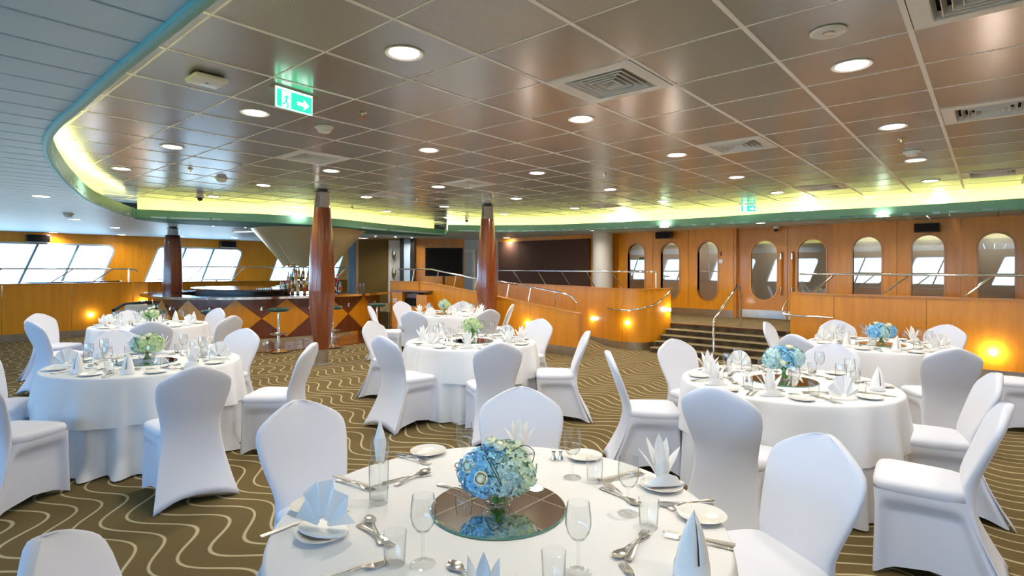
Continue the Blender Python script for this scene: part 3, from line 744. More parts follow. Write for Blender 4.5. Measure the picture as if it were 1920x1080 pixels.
bm = [(v.x, v.y) for v in smoothpath([(p[0], p[1], 0) for p in bal_mid], 4)]
balustrade('long curved maple balustrade between the ramp and the steps, with two bright step lights', bm, 1.22, 1.15)
balustrade('right maple balustrade of the terrace, behind the back right table', [(-2.72, 11.2), (-2.74, 10.78), (-2.70, 10.66), (-2.58, 10.60), (-1, 10.59), (1, 10.59), (3.0, 10.59)], 1.20, 1.2)
balustrade('maple balustrade under the left windows', [(-15.7, -3.0), (-15.7, 4.0)], 1.24, 1.15)
balustrade('short maple return of the left balustrade beside the bar', [(-15.7, 4.02), (-15.62, 4.3), (-15.95, 4.9), (-16.6, 5.3)], 1.24, .8)
RX0, RX1 = -10.15, -5.68
def rz_(f): x = RX0 + f * (RX1 - RX0); return 1.30 + (x + 10.0) * (.80 - 1.30) / 4.3 if x > -10.0 else 1.30
balustrade('sloping maple balustrade of the ramp, lower end facing the middle table', [(RX0 + k * (RX1 - RX0) / 8, 8.33) for k in range(9)], rz_, 1.1, kick=.17, th=.10)
t = thing('newel_panel', 'narrow maple end post closing the low end of the ramp wall', 'post', (RX1, 8.33, 0)); obj('post', MB().box(0.003, -.012, 0, .05, .11, .795, bev=.004).mesh('newel', 'wood_side'), t)
balustrade('level maple balustrade at the top of the ramp behind the bar end', [(-11.3, 8.33), (-10.18, 8.33)], 1.29, 1.2, th=.10)

def rail(label, P, r, posts, group=None, cat='handrail'):
    o = P[0]; t = thing('handrail', label, cat, o, 0, group); L = lambda p: tuple(p[i] - o[i] for i in range(3))
    obj('rail', MB().tube([L(p) for p in P], r, 10).mesh('rail', 'chrome', True), t)
    for a, b in posts: obj('post', MB().tube([L(a), L(b)], r * .75, 8).mesh('post', 'chrome', True), t)
    return t
zr = 1.56
rail('long chrome rail with raked posts above the left balustrade, in front of the windows', [(-15.73, -3, zr), (-15.73, 3.9, zr), (-15.70, 4.05, zr - .02), (-15.70, 4.1, zr - .06)], .017, [((-15.73, y, 1.24), (-15.73, y + .42, zr)) for y in (-2.2, -1.1, 0, 1.25, 2.45, 3.2)] + [((-15.7, 3.92, 1.24), (-15.7, 3.92, zr))])
rail('far chrome rail along the second window behind the bar', [(-17.2, 5.4, 1.62), (-17.2, 11.5, 1.62)], .017, [((-17.2, y, 1.2), (-17.2, y + .4, 1.62)) for y in (5.7, 6.9, 8.1, 9.3, 10.4)])
balustrade('low dark edged wall beneath the far rail behind the bar', [(-17.2, 5.2), (-17.2, 11.6)], 1.2, 2.0, base=TER - .5)
br = [(p[0], p[1] + .04, 1.55) for p in bm]
posts = []
S = pathlen(bm); Lb = S[-1]
for f in (.17, .33, .49, .65, .80):
    a = sub(bm, f * Lb, f * Lb + .01)[0]; b = sub(bm, (f - .055) * Lb, (f - .055) * Lb + .01)[0]
    posts.append(((a[0], a[1] + .04, 1.22), (b[0], b[1] + .04, 1.55)))
e_ = bm[-5]; posts.append(((e_[0], e_[1] + .04, 1.22), (e_[0], e_[1] + .04, 1.55)))
rail('chrome rail with raked posts on the curved balustrade left of the steps', br[:-4], .017, posts)
rail('chrome rail with raked posts on the right balustrade in front of the arched windows', [(-2.55, 10.64, 1.53), (3, 10.64, 1.53)], .017, [((-2.35 + k * 1.02, 10.64, 1.20), (-2.0 + k * 1.02, 10.64, 1.53)) for k in range(5)])
def rzt(x): return 1.30 + (x + 10.0) * (.80 - 1.30) / 4.3
rail('sloping chrome rail on the ramp wall, in front of the curved balustrade', [(-7.85, 8.38, rzt(-7.85) + .31), (-6.1, 8.38, rzt(-6.1) + .31), (-5.85, 8.38, rzt(-5.85) + .28), (-5.72, 8.38, rzt(-5.72) + .18)], .019, [((x - .03, 8.38, rzt(x)), (x + .05, 8.38, rzt(x) + .31)) for x in (-7.42, -6.85, -6.2)])
rail('chrome rail on the ramp top, in front of the television', [(-11.0, 8.38, 1.58), (-9.8, 8.38, 1.58), (-8.15, 8.38, 1.36)], .019, [((x - .03, 8.38, rzt(max(x, -10))), (x + .05, 8.38, min(1.58, rzt(x) + .27))) for x in (-10.45, -9.6, -9.0, -8.35)])
# stair handrails
p0 = (*at(1338, 680, 0), 0)
x0, y0 = p0[0], p0[1]
rail('freestanding chrome stair handrail in the middle of the steps', [(x0, y0, 0), (x0, y0, .66), (x0, y0 + .04, .74), (x0 - .02, 10.62, 1.30), (x0 - .02, 10.74, 1.28), (x0 - .02, 10.8, 1.16), (x0 - .02, 10.82, TER)], .022, [])
def wallrail(label, P, br_):
    o = P[0]; t = thing('handrail', label, 'handrail', o, 0, 'short wall mounted stair handrails')
    obj('rail', MB().tube([tuple(p[i] - o[i] for i in range(3)) for p in smoothpath(P, 5)], .018, 10).mesh('wall_rail', 'chrome', True), t)
    obj('bracket', MB().tube([tuple(br_[k][i] - o[i] for i in range(3)) for k in range(len(br_))], .012, 8).mesh('bracket', 'chrome', True), t)
wallrail('curved chrome handrail mounted on the rounded end of the left balustrade', [(-5.85, 9.66, .80), (-5.5, 9.60, .79), (-5.16, 9.68, .83), (-4.97, 9.95, .92), (-4.90, 10.35, 1.1), (-4.90, 10.6, 1.2)], [(-5.6, 9.60, .79), (-5.6, 9.64, .74), (-5.6, 9.70, .74)])
wallrail('curved chrome handrail mounted on the rounded end of the right balustrade', [(-2.82, 10.95, 1.05), (-2.85, 10.75, .9), (-2.8, 10.58, .82), (-2.62, 10.50, .80), (-2.2, 10.5, .80), (-2.0, 10.5, .80)], [(-2.2, 10.5, .80), (-2.2, 10.5, .74), (-2.2, 10.585, .74)])
M['nosing'] = mat('step_nosing', (.42, .33, .20), .4)
# steps, each one a part; dark nosing strip
st = thing('steps', 'five carpeted steps with pale nosings between the two balustrades', 'steps', (-3.9, 9.72, 0))
for k in range(5):
    y0_ = 9.74 + k * .225; z1 = .1 * (k + 1)
    if k < 4: obj('step', MB().box(-1.06, y0_ - 9.72, .1 * k + .001, 1.13, 10.65 - 9.72, z1).mesh('step', 'carpet'), st)
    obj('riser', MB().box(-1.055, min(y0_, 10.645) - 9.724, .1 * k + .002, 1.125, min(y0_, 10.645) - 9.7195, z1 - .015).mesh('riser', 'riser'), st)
    obj('nosing', MB().box(-1.06, min(y0_, 10.645) - 9.732, z1 - .014, 1.13, min(y0_, 10.645) - 9.70, z1 + .004).mesh('nosing', 'nosing' if k < 4 else 'dark_wood'), st)
# step lights on the balustrades
sl_ring = MB().lathe([(.034, 0), (.047, .006), (.052, 0)], 18).mesh('step_light_ring', 'chrome', True); sl_b = MB().lathe([(0, .004), (.034, .004)], 18).mesh('step_light_bulb', 'spot')
def steplight(loc, n, label, w=1.6):
    t = thing('step_light', label, 'wall light', loc, 0, 'small round step lights'); v = Vector((n[0], n[1], 0)).normalized(); t.rotation_euler = v.to_track_quat('Z', 'Y').to_euler()
    obj('ring', sl_ring, t); obj('bulb', sl_b, t)
    l = bpy.data.lights.new('step_lamp', 'POINT'); l.energy = w; l.shadow_soft_size = .03; l.color = (1, .93, .80); lo = bpy.data.objects.new('step_lamp', l); COL.objects.link(lo); lo.parent = t; lo.location = (0, 0, .07)
steplight((-6.45, 10.012, .54), (-.36, -1), 'bright step light on the curved balustrade, left of the pair')
steplight((-5.42, 9.695, .54), (0.1, -1), 'bright step light on the curved balustrade, right of the pair')
steplight((-4.93, 10.55, .78), (1, -.1), 'small light at the top of the steps beside the landing', 3)
steplight((-6.85, 8.318, .53), (0, -1), 'bright light on the sloping ramp wall beside a chair back')
steplight((.02, 10.578, .42), (0, -1), 'bright step light low on the right balustrade', 6)
steplight((-15.69, 3.18, .5), (1, 0), 'bright light on the left balustrade behind a napkin')
steplight((-15.6, 4.2, .75), (1, -.3), 'tiny light at the end of the left balustrade', 2)
# ================================================================== BAR
bar_edge = [(-15.3, 5.6), (-15.0, 4.5), (-14.3, 3.85), (-13.4, 3.58), (-12.3, 3.55), (-11.5, 3.85), (-10.95, 4.42), (-10.62, 5.2), (-10.50, 6.1), (-10.56, 7.0), (-10.76, 7.6), (-11.05, 8.12)]
be = [(v.x, v.y) for v in smoothpath([(p[0], p[1], 0) for p in bar_edge], 8)]     # runs left end -> right end; outside is on its right
bar = thing('bar_counter', 'oval bar with orange and dark brown diamond front and dark polished top', 'bar', (-12.5, 6.5, 0))
BO = (-12.5, 6.5)
loc = lambda P: [(p[0] - BO[0], p[1] - BO[1]) for p in P]
fac = offset(be, -.22)
inn = offset(be, -.62)
if not math.dist(inn[20], BO) < math.dist(be[20], BO): fac = offset(be, .22); inn = offset(be, .62); SG = -1
else: SG = 1
def band(Pa, Pb, z0, z1):
    mb = MB(); R_ = [[mb.b.verts.new(v) for v in ((*a, z0), (*b, z0), (*b, z1), (*a, z1))] for a, b in zip(loc(Pa), loc(Pb))]
    for a, b in zip(R_, R_[1:]):
        for k in range(4): mb.b.faces.new((a[k], b[k], b[(k + 1) % 4], a[(k + 1) % 4]))
    mb.b.faces.new(R_[0]); mb.b.faces.new(R_[-1][::-1]); return mb
obj('worktop', band(be, inn, .99, 1.025).mesh('worktop', 'marble', True), bar)
eo = offset(be, .012 * SG)
obj('worktop_edge', band(eo, be, .985, 1.03).mesh('worktop_edge', 'chrome', True), bar)
obj('body', band(offset(be, -.235 * SG), offset(be, -.30 * SG), .02, .99).mesh('body', 'dark_wood', True), bar)
obj('kick_plate', band(offset(be, -.215 * SG), offset(be, -.234 * SG), .02, .19).mesh('kick_plate', 'chrome', True), bar)
fl_out = offset(be, .42 * SG)
obj('floor_plinth', band(fl_out, offset(be, -.62 * SG), .0, .018).mesh('floor_plinth', 'dark_wood', True), bar)
# diamond veneers: light lozenges touching point to point, dark triangles between them above and below
SF = pathlen(fac); LF = SF[-1]
def fpt(s, d=0):
    s = min(max(s, 0), LF - 1e-4); a = sub(fac, s, min(s + .01, LF))[0]; b = sub(fac, min(s + .005, LF - .002), min(s + .02, LF))[0]
    t = Vector((b[0] - a[0], b[1] - a[1])).normalized(); n = Vector((t.y, -t.x)) * SG
    return (a[0] + n.x * d - BO[0], a[1] + n.y * d - BO[1])
# arclength of the diamond whose tip shows beside the second stool
tgt = min(range(400), key=lambda i: math.dist(sub(fac, LF * i / 400, LF * i / 400 + .01)[0], (-10.82, 5.42)))
s_ref = LF * tgt / 400; PIT = .93; zt_, zb_, zm_ = .975, .20, .59
def veneer(sa, sb, zlo, zhi, d, m, name):
    mb = MB(); n = 8; rows = []
    for i in range(n + 1):
        s = sa + (sb - sa) * i / n; lo, hi = zlo(s), zhi(s); p = fpt(s, d); q = fpt(s, d - .012)
        rows.append([mb.b.verts.new((*p, lo)), mb.b.verts.new((*p, hi)), mb.b.verts.new((*q, hi)), mb.b.verts.new((*q, lo))])
    for a, b in zip(rows, rows[1:]):
        for k in range(4):
            try: mb.b.faces.new((a[k], b[k], b[(k + 1) % 4], a[(k + 1) % 4]))
            except ValueError: pass
    bmesh.ops.remove_doubles(mb.b, verts=mb.b.verts, dist=1e-5)
    obj(name, mb.mesh(name, m, True), bar)
k0 = -int(s_ref / PIT)
for k in range(k0, 9):
    c = s_ref + k * PIT
    if c - PIT / 2 < 0 or c + PIT / 2 > LF: continue
    g = .006; w = PIT / 2 - g
    up_ = lambda s: zm_ + (zt_ - g - zm_) * max(0, 1 - abs(s - c) / w); dn_ = lambda s: zm_ - (zm_ - zb_ - g) * max(0, 1 - abs(s - c) / w)
    veneer(c - w, c, dn_, up_, .006, 'wood', 'diamond_panel'); veneer(c, c + w, dn_, up_, .006, 'wood', 'diamond_panel')
    cc = c + PIT / 2
    if cc + PIT / 2 > LF + .1: continue
    veneer(cc - w, cc + w, lambda s: zt_ - (zt_ - zm_) * max(0, 1 - abs(s - cc) / w), lambda s: zt_, .005, 'dark_wood', 'triangle_panel')
    veneer(cc - w, cc + w, lambda s: zb_, lambda s: zb_ + (zm_ - zb_) * max(0, 1 - abs(s - cc) / w), .005, 'dark_wood', 'triangle_panel')
    h = fpt(cc, .02); obj('bag_hook', MB().lathe([(0, .0), (.03, .01), (.034, .03), (.02, .06), (.026, .09), (0, .10)], 10, (h[0], h[1], .74)).mesh('bag_hook', 'chrome', True), bar)
# inner service counter: a darker oval inside the bar
ic = thing('service_counter', 'dark glossy raised inner counter of the bar, left of the bottles', 'counter', (-13.0, 5.4, 0))
pts = [(1.5 * cos(2 * PI * i / 40), .9 * sin(2 * PI * i / 40)) for i in range(40)]
obj('top', MB().prism(pts, 1.10, 1.14).mesh('service_top', 'marble', True), ic); obj('cabinet', MB().prism([(x * .9, y * .9) for x, y in pts], .02, 1.098).mesh('service_cabinet', 'black', True), ic)
# gold funnel over the bar
fz0, fz1 = 1.70, ZO - .025; cx_, cy_ = -12.62, 6.9
fu = thing('gold_funnel', 'champagne gold faceted funnel hanging from the canopy over the bottles', 'ceiling feature', (cx_, cy_, fz0))
NF = 6
for i in range(NF):
    mb = MB(); a0 = 2 * PI * (i + .5) / NF + rad(18); 
    def f(u, v, i=i, a0=a0):
        r = .60 + (1.34 - .60) * (v ** 1.12); a = a0 + (u * .994 + .003) * 2 * PI / NF
        bulge = 1 - .03 * sin(PI * u) * v; return (r * cos(a) * bulge, r * sin(a) * bulge, (fz1 - fz0) * v - .10 * (1 - v) * (1 - abs(2 * u - 1)) )
    mb.grid(f, 8, 10); obj('facet', mb.mesh('facet', 'gold', True), fu)
obj('lower_ring', MB().tube([(.60 * cos(t * PI / 12), .60 * sin(t * PI / 12), -.02) for t in range(25)], .014, 8).mesh('lower_ring', 'chrome', True), fu)
for i in range(5):
    a = i * 2 * PI / 5; obj('support_rod', MB().tube([(.58 * cos(a), .58 * sin(a), 0), (.30 * cos(a + .4), .30 * sin(a + .4), -.22)], .008, 6).mesh('support_rod', 'black'), fu)
# bottle display: three step tier, bottles and stacked glasses
ti = thing('bottle_display', 'tiered dark display stand holding the bottles behind the bar', 'display stand', (-12.62, 6.9, 0))
obj('cabinet', MB().box(-.62, -.85, .02, .62, .85, .985).mesh('display_cabinet', 'dark_wood'), ti)
for k, (r, z) in enumerate(((.60, 1.0), (.44, 1.17), (.26, 1.34))): obj('tier', MB().box(-r, -r - .2, z - .014 if k else .986, r, r + .2, z).mesh('tier', 'marble'), ti)
bot_cols = [(.30, .10, .02), (.02, .10, .03), (.45, .35, .20), (.5, .5, .52), (.12, .02, .02), (.03, .05, .12), (.55, .30, .05), (.04, .02, .02)]
BM = []
for i, c in enumerate(bot_cols):
    M['bot%d' % i] = mat('bottle_glass', c, .08, coat=.6)
    b = MB().lathe([(0, 0), (.036, 0), (.038, .01), (.038, .17), (.033, .20), (.014, .235), (.012, .285), (.016, .288), (.016, .30), (0, .30)], 12).mesh('bottle', 'bot%d' % i, True)
    BM.append(b)
M['label'] = mat('bottle_label', (.72, .66, .50), .6); M['redlabel'] = mat('bottle_label_red', (.5, .05, .03), .5)
lb = MB().lathe([(.039, .05), (.039, .13)], 12).mesh('bottle_label', 'label', True); lb2 = MB().lathe([(.039, .06), (.039, .14)], 12).mesh('bottle_label', 'redlabel', True)
cp = MB().lathe([(.017, .285), (.017, .31), (0, .312)], 10).mesh('bottle_cap', 'black', True)
rr = random.Random(3); nb = 0
for r, z in ((.54, 1.0), (.38, 1.17), (.20, 1.34)):
    per = []
    m_ = int((4 * r + .8) * 2 / .165)
    for q in range(m_):
        a = 2 * PI * q / m_; X, Y = r * cos(a), (r + .16) * sin(a)
        ci = rr.randrange(8); k = max(abs(cos(a)), abs(sin(a))); X /= k ** .6; Y /= k ** .6
        X = max(-r, min(r, X)); Y = max(-r - .16, min(r + .16, Y)); per.append((X, Y))
    for X, Y in per:
        if X < -.15 * r: continue                                # the far side shows nothing
        ci = rr.randrange(8); o = obj('bottle', BM[ci], None, (-12.62 + X, 6.9 + Y, z), rr.random() * 6, scale=(1, 1, rr.uniform(.85, 1.12)))
        tag(o, '%s bottle on the %s step of the display behind the bar' % (('amber', 'green', 'pale gold', 'clear grey', 'dark red', 'navy', 'orange', 'dark brown')[ci], {1.0: 'lowest', 1.17: 'middle', 1.34: 'top'}[z]), 'bottle', 'bottles on the bar display')
        obj('label', rr.choice((lb, lb, lb2)), o); obj('cap', cp, o); nb += 1
wg_s = MB().lathe([(0, 0), (.03, 0), (.033, .004), (.03, .10), (.033, .14)], 12).mesh('stacked_glass', 'glass', True)
for i in range(18):
    o = obj('bar_glass', wg_s, None, (-11.75 - .10 * (i // 6) , 5.35 + .10 * (i % 6), 1.026)); tag(o, 'bar glass left of the bottles, %s in the %s row' % (('leftmost', 'second', 'third', 'fourth', 'fifth', 'rightmost')[i % 6], ('front', 'middle', 'back')[i // 6]), 'glass', 'glasses in rows on the bar')
for i in range(4):
    x, y, z = at_d(724 / 1 - 73 + i * 5, 540, 13.6); o = obj('stem_glass', wg_s, None, (-11.55, 7.42 + i * .1, 1.026), scale=(1, 1, 1.5)); tag(o, 'tall glass right of the bottles on the bar, %s of four' % ('leftmost', 'second', 'third', 'rightmost')[i], 'glass', 'glasses right of the bottles')
# red flower vase at the right of the bottles
fv = thing('red_flower_vase', 'arrangement of red flowers right of the nearer column on the bar', 'flowers', (-11.25, 6.72, 1.026)); obj('vase', MB().lathe([(0, 0), (.05, 0), (.06, .08), (.04, .14), (.045, .15)], 14).mesh('vase', 'black', True), fv)
M['redfl'] = mat('red_flower', (.55, .02, .015), .6)
for i in range(16):
    a = rr.random() * 6.28; h = rr.uniform(.2, .46); q = rr.uniform(.02, .16)
    s_ = obj('stem', MB().tube([(0, 0, .13), (q * cos(a), q * sin(a), h)], .004, 5).mesh('stem', 'vine'), fv)
    obj('blossom', MB().lathe([(0, -.02), (.028, -.01), (.034, .01), (.02, .028), (0, .03)], 7, (q * cos(a), q * sin(a), h)).mesh('blossom', 'redfl'), fv)
# bar stools
sm_seat = MB().lathe([(0, .755), (.16, .755), (.185, .77), (.19, .80), (.175, .82), (0, .825)], 28).mesh('stool_seat', 'green_seat', True)
sm_post = MB().lathe([(.028, .03), (.028, .45), (.022, .46), (.022, .755)], 14).mesh('stool_post', 'chrome', True)
sm_base = MB().lathe([(.205, 0), (.205, .008), (.12, .03), (.035, .05), (.03, .16)], 28).mesh('stool_base', 'chrome', True)
sm_ring = MB().tube([(.15 * cos(t * PI / 12), .15 * sin(t * PI / 12), .33) for t in range(25)], .011, 8).tube([(-.15, 0, .33), (.15, 0, .33)], .009, 6).mesh('stool_footring', 'chrome', True)
for (x, y), l in zip(((-11.15, 3.15), (-10.52, 3.90), (-10.18, 4.95), (-9.98, 5.96), (-10.02, 7.05)), ('green round bar stool at the left end of the bar, mostly hidden by table glasses', 'green bar stool half hidden behind the white chair backs by the bar', 'green bar stool standing free left of the nearer column', 'green bar stool right behind the nearer column', 'green bar stool farthest right, near the wall socket')):
    t = thing('bar_stool', l, 'bar stool', (x, y, .0 if l.endswith('x') else .018), 0, 'green bar stools'); obj('seat', sm_seat, t); obj('post', sm_post, t); obj('base', sm_base, t); obj('foot_ring', sm_ring, t)
# maple cabinet that closes the bar at the right, with laptop shelf
cb = thing('maple_cabinet', 'maple service cabinet between the bar front and the ramp', 'cabinet', (-10.85, 8.05, 0))
A = at_d(735, 560, 12.7); Bp = at_d(800, 560, 12.4)
cbA, cbB = Vector(A[:2]), Vector(Bp[:2]); d_ = (cbB - cbA).normalized(); nn_ = Vector((-d_.y, d_.x)); nn_ = nn_ if nn_.dot(Vector((-1, 1))) > 0 else -nn_
def cbox(u0, u1, w0, w1, z0, z1, m, name, bev=0):
    P = [cbA + d_ * u0 + nn_ * w0, cbA + d_ * u1 + nn_ * w0, cbA + d_ * u1 + nn_ * w1, cbA + d_ * u0 + nn_ * w1]
    mb = MB().prism([(p.x + 10.85, p.y - 8.05) for p in P], z0, z1); return obj(name, mb.mesh(name, m), cb)
Lc = (cbB - cbA).length
cbox(0, Lc * .30, 0, .5, 0, 1.06, 'wood', 'side_panel'); cbox(Lc * .305, Lc * .70, .12, .5, 0, 1.02, 'dark_wood', 'back_panel'); cbox(Lc * .705, Lc, 0, .5, 0, 1.0, 'wood', 'side_panel'); cbox(Lc * .31, Lc * .70, 0, .115, 0, .72, 'wood', 'door'); cbox(-.02, Lc + .02, -.02, .52, 1.06, 1.09, 'dark_wood', 'top')
sk = cbA + d_ * Lc * .10 - nn_ * .008
t = thing('wall_socket', 'white double wall socket on the maple cabinet front', 'socket', (sk.x, sk.y, .86), math.atan2(d_.y, d_.x)); obj('plate', MB().box(-.045, -.006, -.045, .045, .002, .045, bev=.003).mesh('socket_plate', 'white'), t)
for q in (-.018, .018): obj('outlet', MB().box(q - .008, -.008, -.02, q + .008, -.0055, .02).mesh('outlet', 'black'), t)
lp = cbA + d_ * Lc * .5 + nn_ * .055
t = thing('till_screen', 'black till screen tilted in the cabinet recess', 'monitor', (lp.x, lp.y, .725), math.atan2(d_.y, d_.x)); obj('keyboard', MB().box(-.17, -.05, 0, .17, .05, .02).mesh('keyboard', 'steel'), t)
o = obj('screen', MB().box(-.17, 0, .0, .17, .02, .24).mesh('screen', 'screen'), t, (0, .03, .03), rot=(rad(-12), 0, 0))
# diver/fish sculpture, back partition behind the bar, curtain, pillars, television
def facing_box(px0, px1, d, z0, z1, th, m, name, parent=None, off=0):
    a = Vector(at_d(px0, 500, d)[:2]); b = Vector(at_d(px1, 500, d)[:2]); u = (b - a).normalized(); n = Vector((-u.y, u.x)); 
    if n.dot(a) < 0: n = -n
    a += n * off; b += n * off
    mb = MB().prism([(a.x, a.y), (b.x, b.y), (b.x + n.x * th, b.y + n.y * th), (a.x + n.x * th, a.y + n.y * th)], z0, z1)
    return obj(name, mb.mesh(name, m), parent)
bp_ = facing_box(668, 870, 17.6, TER, 2.56, .15, 'wood', 'wall_partition'); bp_['kind'] = 'structure'
o = facing_box(672, 727, 17.5, TER, 2.5, .05, 'olive_panel', 'wall_panel_brown'); o['kind'] = 'structure'
o = facing_box(728, 750, 17.5, TER, 2.5, .05, 'cream', 'wall_panel_pale'); o['kind'] = 'structure'
for px, l in ((753, 'narrow dark pillar left of the blue lit column'), (773, 'narrow dark pillar right of the blue lit column')):
    o = facing_box(px - 3.5, px + 3.5, 17.3, TER, 2.54, .1, 'black', 'pillar'); tag(o, l, 'pillar')
o = facing_box(757, 769, 17.35, TER, 2.52, .06, 'curtain', 'blue_textured_column'); tag(o, 'pale blue textured column between two dark pillars', 'pillar')
cm = MB(); a = Vector(at_d(652, 500, 18.2)[:2]); b = Vector(at_d(671, 500, 18.2)[:2])
def cur(u, v):
    p = a.lerp(b, u); n = Vector((.66, -.75)); w = .04 * sin(u * 2 * PI * 6); return (p.x + n.x * w, p.y + n.y * w, .52 + v * 1.98)
cm.grid(cur, 60, 2); o = obj('curtain', cm.mesh('curtain', 'curtain', True)); tag(o, 'blue grey pleated curtain beside the brown wall panel', 'curtain')
fs = thing('fish_sculpture', 'small silver leaping fish sculpture pair on the pale panel', 'sculpture', at_d(738, 500, 17.3))
for z, h in ((.28, .34), (-.30, .40)):
    obj('fish', MB().tube([(-.05, .03, z - h / 2), (0, 0, z - h / 4), (.03, -.02, z), (.0, 0, z + h / 3), (-.1, .05, z + h / 2)], [.015, .05, .07, .05, .01], 8).mesh('fish', 'steel', True), fs)
obj('stand', MB().tube([(0, 0, -1.25), (0, 0, -.5)], .03, 8).tube([(0, 0, -1.25), (0, 0, -1.23)], .12, 14).mesh('stand', 'steel'), fs); fs.location = (fs.location.x, fs.location.y, TER + 1.25)
tv = thing('television', 'large black flat television on a stand at the top of the ramp', 'television', (0, 0, 0))
o = facing_box(797, 868, 17.0, 1.36, 2.24, .05, 'black', 'case', tv); o = facing_box(799, 866.5, 16.99, 1.385, 2.225, .008, 'screen', 'screen', tv, -.009)
c_ = Vector(at_d(832, 500, 17.1)[:2]); tv_o = MB().tube([(c_.x, c_.y, TER + .02), (c_.x, c_.y, 1.5)], .035, 8).box(c_.x - .35, c_.y - .25, TER, c_.x + .35, c_.y + .25, TER + .03); obj('stand', tv_o.mesh('stand', 'black'), tv)
# grey door region, brown panel and white pillar on the back wall
x0, z0 = on_y(850, 460, YB - .02); x1, _ = on_y(928, 460, YB - .02)
dx0, dz1 = on_y(862, 466, YB - .03); dx1, _ = on_y(887, 466, YB - .03)
d3 = struct('door_3', MB().box(dx0, YB - .05, TER + .01, dx1, YB - .015, 2.15).mesh('door', 'cream'))
struct('door_frame', MB().box(dx1, YB - .06, TER, dx1 + .08, YB - .01, 2.22).box(dx0, YB - .06, 2.15, dx1, YB - .01, 2.22).mesh('door_frame', 'white'), d3)
obj('door_handle', MB().tube([(dx1 - .1, YB - .06, 1.4), (dx1 - .25, YB - .07, 1.4)], .015, 8).mesh('handle', 'chrome', True), d3)
fp = struct('wall_panel_dark', MB().box(-11.68, YB - .05, TER, -8.30, YB - .002, 2.44).mesh('dark_wall_panel', 'brown_panel'))
for k in range(4): struct('panel_seam', MB().box(-11.68 + k * .845 + .002, YB - .056, TER, -11.68 + (k + 1) * .845 - .004, YB - .0505, 2.435).mesh('fabric_panel', 'brown_panel'), fp)
wp = thing('white_pillar', 'plain off-white round pillar left of the arched windows', 'pillar', (-7.68, YB - .38, TER)); obj('shaft', MB().lathe([(.26, 0), (.26, 2.05)], 36).mesh('shaft', 'cream', True), wp); obj('foot', MB().lathe([(.275, 0), (.275, .12), (.26, .12)], 36).mesh('foot', 'steel', True), wp)
# loudspeakers
def speaker(loc, rz, label, s=1):
    t = thing('loudspeaker', label, 'loudspeaker', loc, rz, 'black wall loudspeakers')
    obj('cabinet', MB().box(-.19 * s, -.10, -.08 * s, .19 * s, .10, .08 * s, bev=.012).mesh('speaker_cabinet', 'black', True), t)
    obj('grille', MB().box(-.175 * s, -.108, -.068 * s, .175 * s, -.101, .068 * s).mesh('speaker_grille', 'screen'), t); obj('bracket', MB().box(-.02, .10, -.02, .02, .155, .02).box(-.03, .145, -.05, .03, .155, .05).mesh('bracket', 'black'), t)
for px, py, l in ((1245, 441, 'black loudspeaker above the middle arched window left of the doors'), (1738, 427, 'black loudspeaker above the middle arched window right of the doors')):
    x, z = on_y(px, py, YB - .16); speaker((x, YB - .157, z), 0, l)
for px, py, l in ((71, 447, 'dark loudspeaker above the leftmost window'), (427, 458, 'dark loudspeaker above the second left window')):
    y, z = on_x(px, py, XL + .16); speaker((XL + .157, y, z), rad(90), l, 1.3)
x, z = on_y(1352, 490, YB - .01); t = thing('fire_alarm', 'small red and white alarm button left of the double doors', 'alarm', (x, YB - .012, z)); obj('plate', MB().box(-.045, -.012, -.045, .045, .01, .045).mesh('plate', 'white'), t); obj('button', MB().lathe([(0, -.01), (.022, -.01), (.026, 0)], 12).mesh('button', 'redfl'), t, (0, -.012, 0), rot=(rad(90), 0, 0))
x, z = on_y(1352, 476, YB - .01); tag(obj('door_switch', MB().box(-.012, -.01, -.05, .012, .0, .05).mesh('door_switch', 'black'), None, (x, YB - .002, z)), 'narrow dark switch above the alarm button', 'switch')
# framed poster seen through the first arched window
x, z = on_y(1196, 503, YB + .4); t = thing('poster_screen', 'small framed screen seen through the leftmost arched window', 'screen', (x + .05, YB + .7, z)); obj('frame', MB().box(-.16, -.02, -.3, .16, .02, .3).mesh('frame', 'black'), t); obj('picture', MB().box(-.12, -.024, -.22, .12, -.0205, .22).mesh('picture', 'curtain'), t)
for i, x in enumerate((-6.9, -5.9, -5.0, -3.6, -1.9, -.9, .1)): lamp_light('corridor_lamp', (x, YB + .45, 2.5), 3.5, .12, LAMP_C)
# two dark lounge chairs behind the far left table
lo_ = thing('lounge_chair', 'low dark lounge chair with grey sides at the left end of the bar', 'lounge chair', (*at_d(262, 600, 11.6)[:2], 0), rad(60))
obj('seat', MB().box(-.3, -.3, .12, .3, .3, .45, bev=.05).mesh('seat', 'cream', True), lo_); obj('backrest', MB().box(-.36, .24, .12, .36, .34, .80, bev=.04).mesh('backrest', 'cream', True), lo_)
for s in (-1, 1): obj('armrest', MB().box(s * .36 - .05, -.3, .12, s * .36 + .05, .3, .70, bev=.03).mesh('armrest', 'cream', True), lo_)
obj('top_rail', MB().tube([(-.38, -.3, .72), (-.38, .28, .80), (0, .36, .84), (.38, .28, .80), (.38, -.3, .72)], .035, 8).mesh('top_rail', 'black', True), lo_)
for sx in (-1, 1):
    for sy in (-1, 1): obj('leg', MB().box(sx * .27 - .02, sy * .25 - .02, 0, sx * .27 + .02, sy * .25 + .02, .12).mesh('leg', 'chrome'), lo_)

